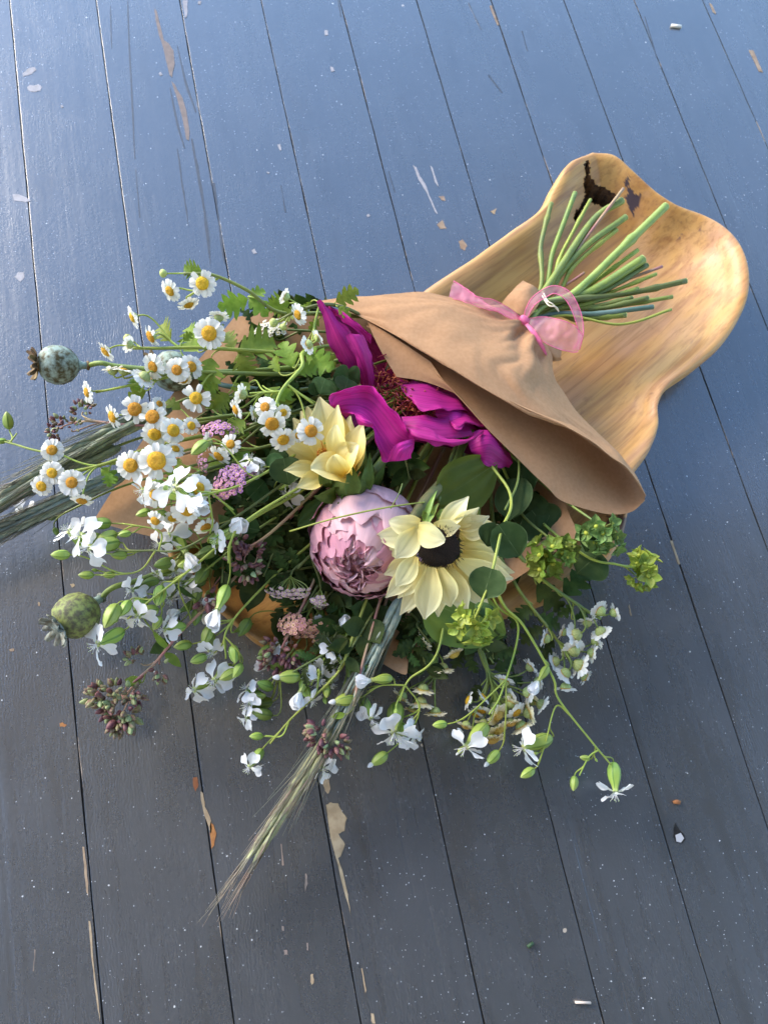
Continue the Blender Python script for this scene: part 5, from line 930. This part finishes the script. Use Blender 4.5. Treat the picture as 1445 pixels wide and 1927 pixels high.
pet([[(900,760,88),(1000,740,88),(1090,760,84),(1160,840,78)],[(915,810,96),(985,830,102),(1060,830,99),(1150,860,90)],[(935,840,96),(970,875,104),(1015,872,104),(1040,840,100),(1100,852,96),(1155,880,88)]], MAG, .002, 60, 10)
pet([[(860,700,90),(960,720,92),(1060,770,86)],[(850,770,94),(960,790,97),(1080,830,88)],[(880,830,95),(980,860,97),(1100,880,88)]], MAGL, .002, 60, 29, 10, 16)
pet([[(1040,950,88),(1100,900,92),(1180,890,92),(1250,950,86),(1330,1060,78)],[(1070,1000,90),(1130,980,96),(1190,970,96),(1250,1020,88),(1320,1090,78)],[(1100,1060,86),(1150,1092,90),(1180,1110,88),(1230,1118,82),(1300,1105,74)]], MAG, .0015, 45, 11)
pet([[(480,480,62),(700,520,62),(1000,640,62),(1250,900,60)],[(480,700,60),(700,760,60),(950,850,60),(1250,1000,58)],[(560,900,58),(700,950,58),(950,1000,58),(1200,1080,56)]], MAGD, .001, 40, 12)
CRIM = mat('crimson_stamen', (.26, .012, .03), .6, col2=(.42, .09, .04), nscale=5, var=.3); CST = MB().add(*tube([(0, 0, 0), (.02, .03, .35), (-.05, .05, .7), (.08, .02, 1)], [.035, .035, .045, .05], 5)).mesh('stamen', CRIM)
r7 = random.Random(8)
for i in range(230):
    t = r7.random(); x = 520 + 330 * t + r7.gauss(0, 45); y = 560 + 270 * t + r7.gauss(0, 55) * (1.1 - .4 * t); p = P(*CX(x, y, 82 + r7.uniform(-6, 6))); part('stamen', CST, pe, frame(p, facing(p, r7.uniform(0, 360), r7.uniform(10, 75)), r7.uniform(0, 6), r7.uniform(.007, .012)))
main_stem(pe, stem_pts([(1170,377,68),(1111,420,66)], 66, -7, [(880,690,64),(800,740,66)]), (.0034, .0030, .0026), STEM_M, 8)

# ------------------------------------------------------------------ pink peony bud
def bl(name, c, d): return mat(name, c, .55, transl=.22, ramp=[(0, d), (.55, c), (1, tuple(min(.85, q * 1.12) for q in c))], veins=(13, .5, tuple(q * .8 for q in c)), bump=.2, var=.06)
BL = [bl('blush_petal', (.60, .31, .36), (.52, .24, .30)), bl('pale_blush_petal', (.66, .41, .44), (.58, .33, .37)), bl('rose_petal', (.56, .25, .32), (.48, .17, .25))]
pk = thing('pink_peony', 'blush pink peony still half closed left of the dark eyed sunflower', 'peony', P(690, 1020, 0))
pp = P(688, 1018, 66); npk = facing(pp, -112, 34); RP = S(101, pp); MP = frame(pp, npk, 0, RP); r8 = random.Random(12)
def bud_petal(phi, th0, th1, wid, R0, flare, seed):
    nu, nv = 22, 17; G = np.zeros((nu, nv, 3)); 
    for i in range(nu):
        u = i / (nu - 1); w = wid * (math.sin(math.pi * min(1, .12 + u * .62)) ** .8) * (1 - .35 * u ** 6)
        for j in range(nv):
            v = -1 + 2 * j / (nv - 1); e = (.14 * abs(v) ** 2.2 + .10 * noise.noise(Vector((v * 2.2, seed, 1))) + .03 * noise.noise(Vector((v * 9, seed, 1)))) * (u > .0)
            th = th0 + (th1 - th0) * u * (1 - e * .9); ph = phi + v * w / max(.35, math.sin(th)) * (.9 if th > .5 else .9 * max(.25, th / .5))
            r = R0 * (1 + flare * u ** 4 + .035 * noise.noise(Vector((v * 2 + seed, u * 3, seed))) + .05 * u ** 3 * noise.noise(Vector((v * 6 + seed, u * 2, 3))) - .05 * abs(v) ** 3 + .012 * math.sin(u * 17 + v * 5 + seed))
            G[i, j] = (r * math.sin(th) * math.cos(ph), r * math.sin(th) * math.sin(ph), r * math.cos(th) * 1.04)
    return sheet(G)
one('core', lathe([(.02, -.9), (.5, -.75), (.8, -.3), (.82, .2), (.6, .6), (.3, .78), (.02, .8)], 20), BL[0], pk, M=MP)
for ring, (k, th1, wid, R0, fl) in enumerate([(3, 1.55, 1.0, 1.045, .03), (4, 1.2, .95, 1.03, .04), (5, .92, .95, 1.01, .05), (5, .78, .9, 1.0, .05), (5, .62, .90, .97, .04), (5, .48, .8, .94, .06), (5, .36, .66, .92, .08), (5, .26, .52, .90, .10), (5, .17, .42, .88, .10), (4, .10, .34, .85, .08), (4, .05, .3, .82, .06)]):
    for i in range(k):
        one('petal', bud_petal(2 * math.pi * i / k + ring * .8 + r8.uniform(-.2, .2), 2.75 - .1 * ring, th1 + r8.uniform(-.18, .30) * (ring < 6) + r8.uniform(-.05, .1), wid * r8.uniform(.85, 1.15), R0 * r8.uniform(.975, 1.03), fl * r8.uniform(.5, 1.4), r8.uniform(0, 50)), BL[r8.choice((0, 0, 1, 1, 2)) if ring < 7 else r8.choice((1, 2, 2))], pk, M=MP)
for i in range(26):
    a = i * 2.4; rr = .52 * math.sqrt((i + 1) / 26); q = Vector((rr * math.cos(a), rr * math.sin(a), .66)); t = Vector((rr * .6 * math.cos(a + .9), rr * .6 * math.sin(a + .9), 1.0 - .3 * rr)); nn = Vector((math.cos(a), math.sin(a), .6)).normalized()
    one('petal', strap(q, t, .22 * r8.uniform(.8, 1.3), [.6, .95, 1.1, 1, .7, .3], nn, .2, .4, 10, 9, .3, i * 2.3, .4), BL[r8.choice((0, 1, 1, 0))], pk, M=MP)
main_stem(pk, stem_pts([(1177,408,66),(1092,472,64)], 62, -6, [(880,720,54),(780,880,56)]) + [pp - npk * RP * .8], (.0030, .0028, .0028), STEM_M, 8)
# ------------------------------------------------------------------ broad leaves
def broad(label, b, t, w, n, m, seed, gz, off, wps, cup=.12, end=(), zc=0):
    th = thing('broad_leaf', label, 'leaf', P(*b[:2], 0)); pb, pt = P(*b), P(*t)
    o = one('leaf_blade', strap(pb, pt, S(w, pb), [.30, .74, .95, 1.02, 1, .95, .84, .68, .45, .08], n, zc, cup, 18, 13, .10, seed), m, th)
    main_stem(th, stem_pts(end, gz, off, wps) + [pb], (.0018, .0016, .0014), STEM_D, 6)
broad('large olive green leaf between the magenta peony and the sunflower', (824,944,88), (936,872,84), 57, facing(P(860, 890, 100), -60, 20), LEAFO, 4, 62, 0, [(900,740,58),(850,860,82)], .06, zc=.02)
broad('large bright green leaf under the lower petals of the dark eyed sunflower', (800,1130,72), (950,1195,60), 62, facing(P(860, 1170, 66), -90, 14), LEAFG, 7, 52, 3, [(900,760,44),(840,1000,60),(800,1090,68)], .1)
broad('dark narrow leaf left of the pink peony', (620,945,78), (560,990,76), 22, facing(P(590, 960, 80), 100, 25), LEAFD, 9, 56, 0, [(800,740,56),(690,880,66)])

# ------------------------------------------------------------------ leafy filler inside the bouquet, inner shade put into its green
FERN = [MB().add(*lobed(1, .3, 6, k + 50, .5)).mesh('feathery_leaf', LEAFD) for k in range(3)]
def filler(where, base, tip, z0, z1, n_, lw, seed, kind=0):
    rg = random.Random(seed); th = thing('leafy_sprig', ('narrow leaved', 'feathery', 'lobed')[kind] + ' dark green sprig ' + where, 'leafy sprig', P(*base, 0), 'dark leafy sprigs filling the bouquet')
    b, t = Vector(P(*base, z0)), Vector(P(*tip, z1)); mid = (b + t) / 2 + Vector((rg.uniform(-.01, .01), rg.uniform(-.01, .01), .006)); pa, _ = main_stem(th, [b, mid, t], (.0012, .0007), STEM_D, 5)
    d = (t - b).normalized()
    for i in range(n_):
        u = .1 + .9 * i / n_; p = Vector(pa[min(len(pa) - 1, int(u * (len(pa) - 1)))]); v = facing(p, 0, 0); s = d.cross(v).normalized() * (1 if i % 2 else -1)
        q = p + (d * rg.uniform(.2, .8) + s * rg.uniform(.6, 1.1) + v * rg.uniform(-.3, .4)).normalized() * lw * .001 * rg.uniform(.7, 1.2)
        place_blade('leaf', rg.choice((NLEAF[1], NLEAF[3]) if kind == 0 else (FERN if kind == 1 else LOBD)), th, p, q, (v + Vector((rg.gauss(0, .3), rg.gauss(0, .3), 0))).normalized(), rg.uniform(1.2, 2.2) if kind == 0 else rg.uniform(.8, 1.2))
FILL = []
r9 = random.Random(21)
for (x0, y0, x1, y1, k, zb, zt, wh) in [(640,620,440,640,7,44,64,'under the topmost daisies'),(660,720,420,760,9,44,66,'under the left daisies'),(680,860,420,900,10,42,62,'under the purple yarrow'),(640,960,440,1000,10,40,60,'left of the pink peony'),(620,1040,500,1060,6,38,56,'above the lilac yarrow'),(660,1100,560,1130,5,34,46,'beside the salmon yarrow'),(720,1140,600,1230,7,38,52,'below the pink peony'),(760,820,720,900,5,40,60,'above the pink peony'),(930,990,1000,1030,6,36,44,'under the green bupleurum heads'),(900,1060,940,1090,3,34,40,'on the right bowl rim'),(860,1120,900,1220,6,38,50,'under the bright round leaf'),(780,1150,760,1240,4,36,46,'beside the faded yellow heads'),(560,900,470,940,6,46,70,'below the cream flower'),(600,760,520,820,6,50,74,'behind the nodding daisies'),(520,1000,440,1060,6,44,62,'by the dark oregano')]:
    for i in range(k):
        j = lambda a: r9.uniform(-a, a); FILL.append((wh, (x0 + j(40), y0 + j(35)), (x1 + j(60), y1 + j(45)), zb + j(6), zt + j(8)))
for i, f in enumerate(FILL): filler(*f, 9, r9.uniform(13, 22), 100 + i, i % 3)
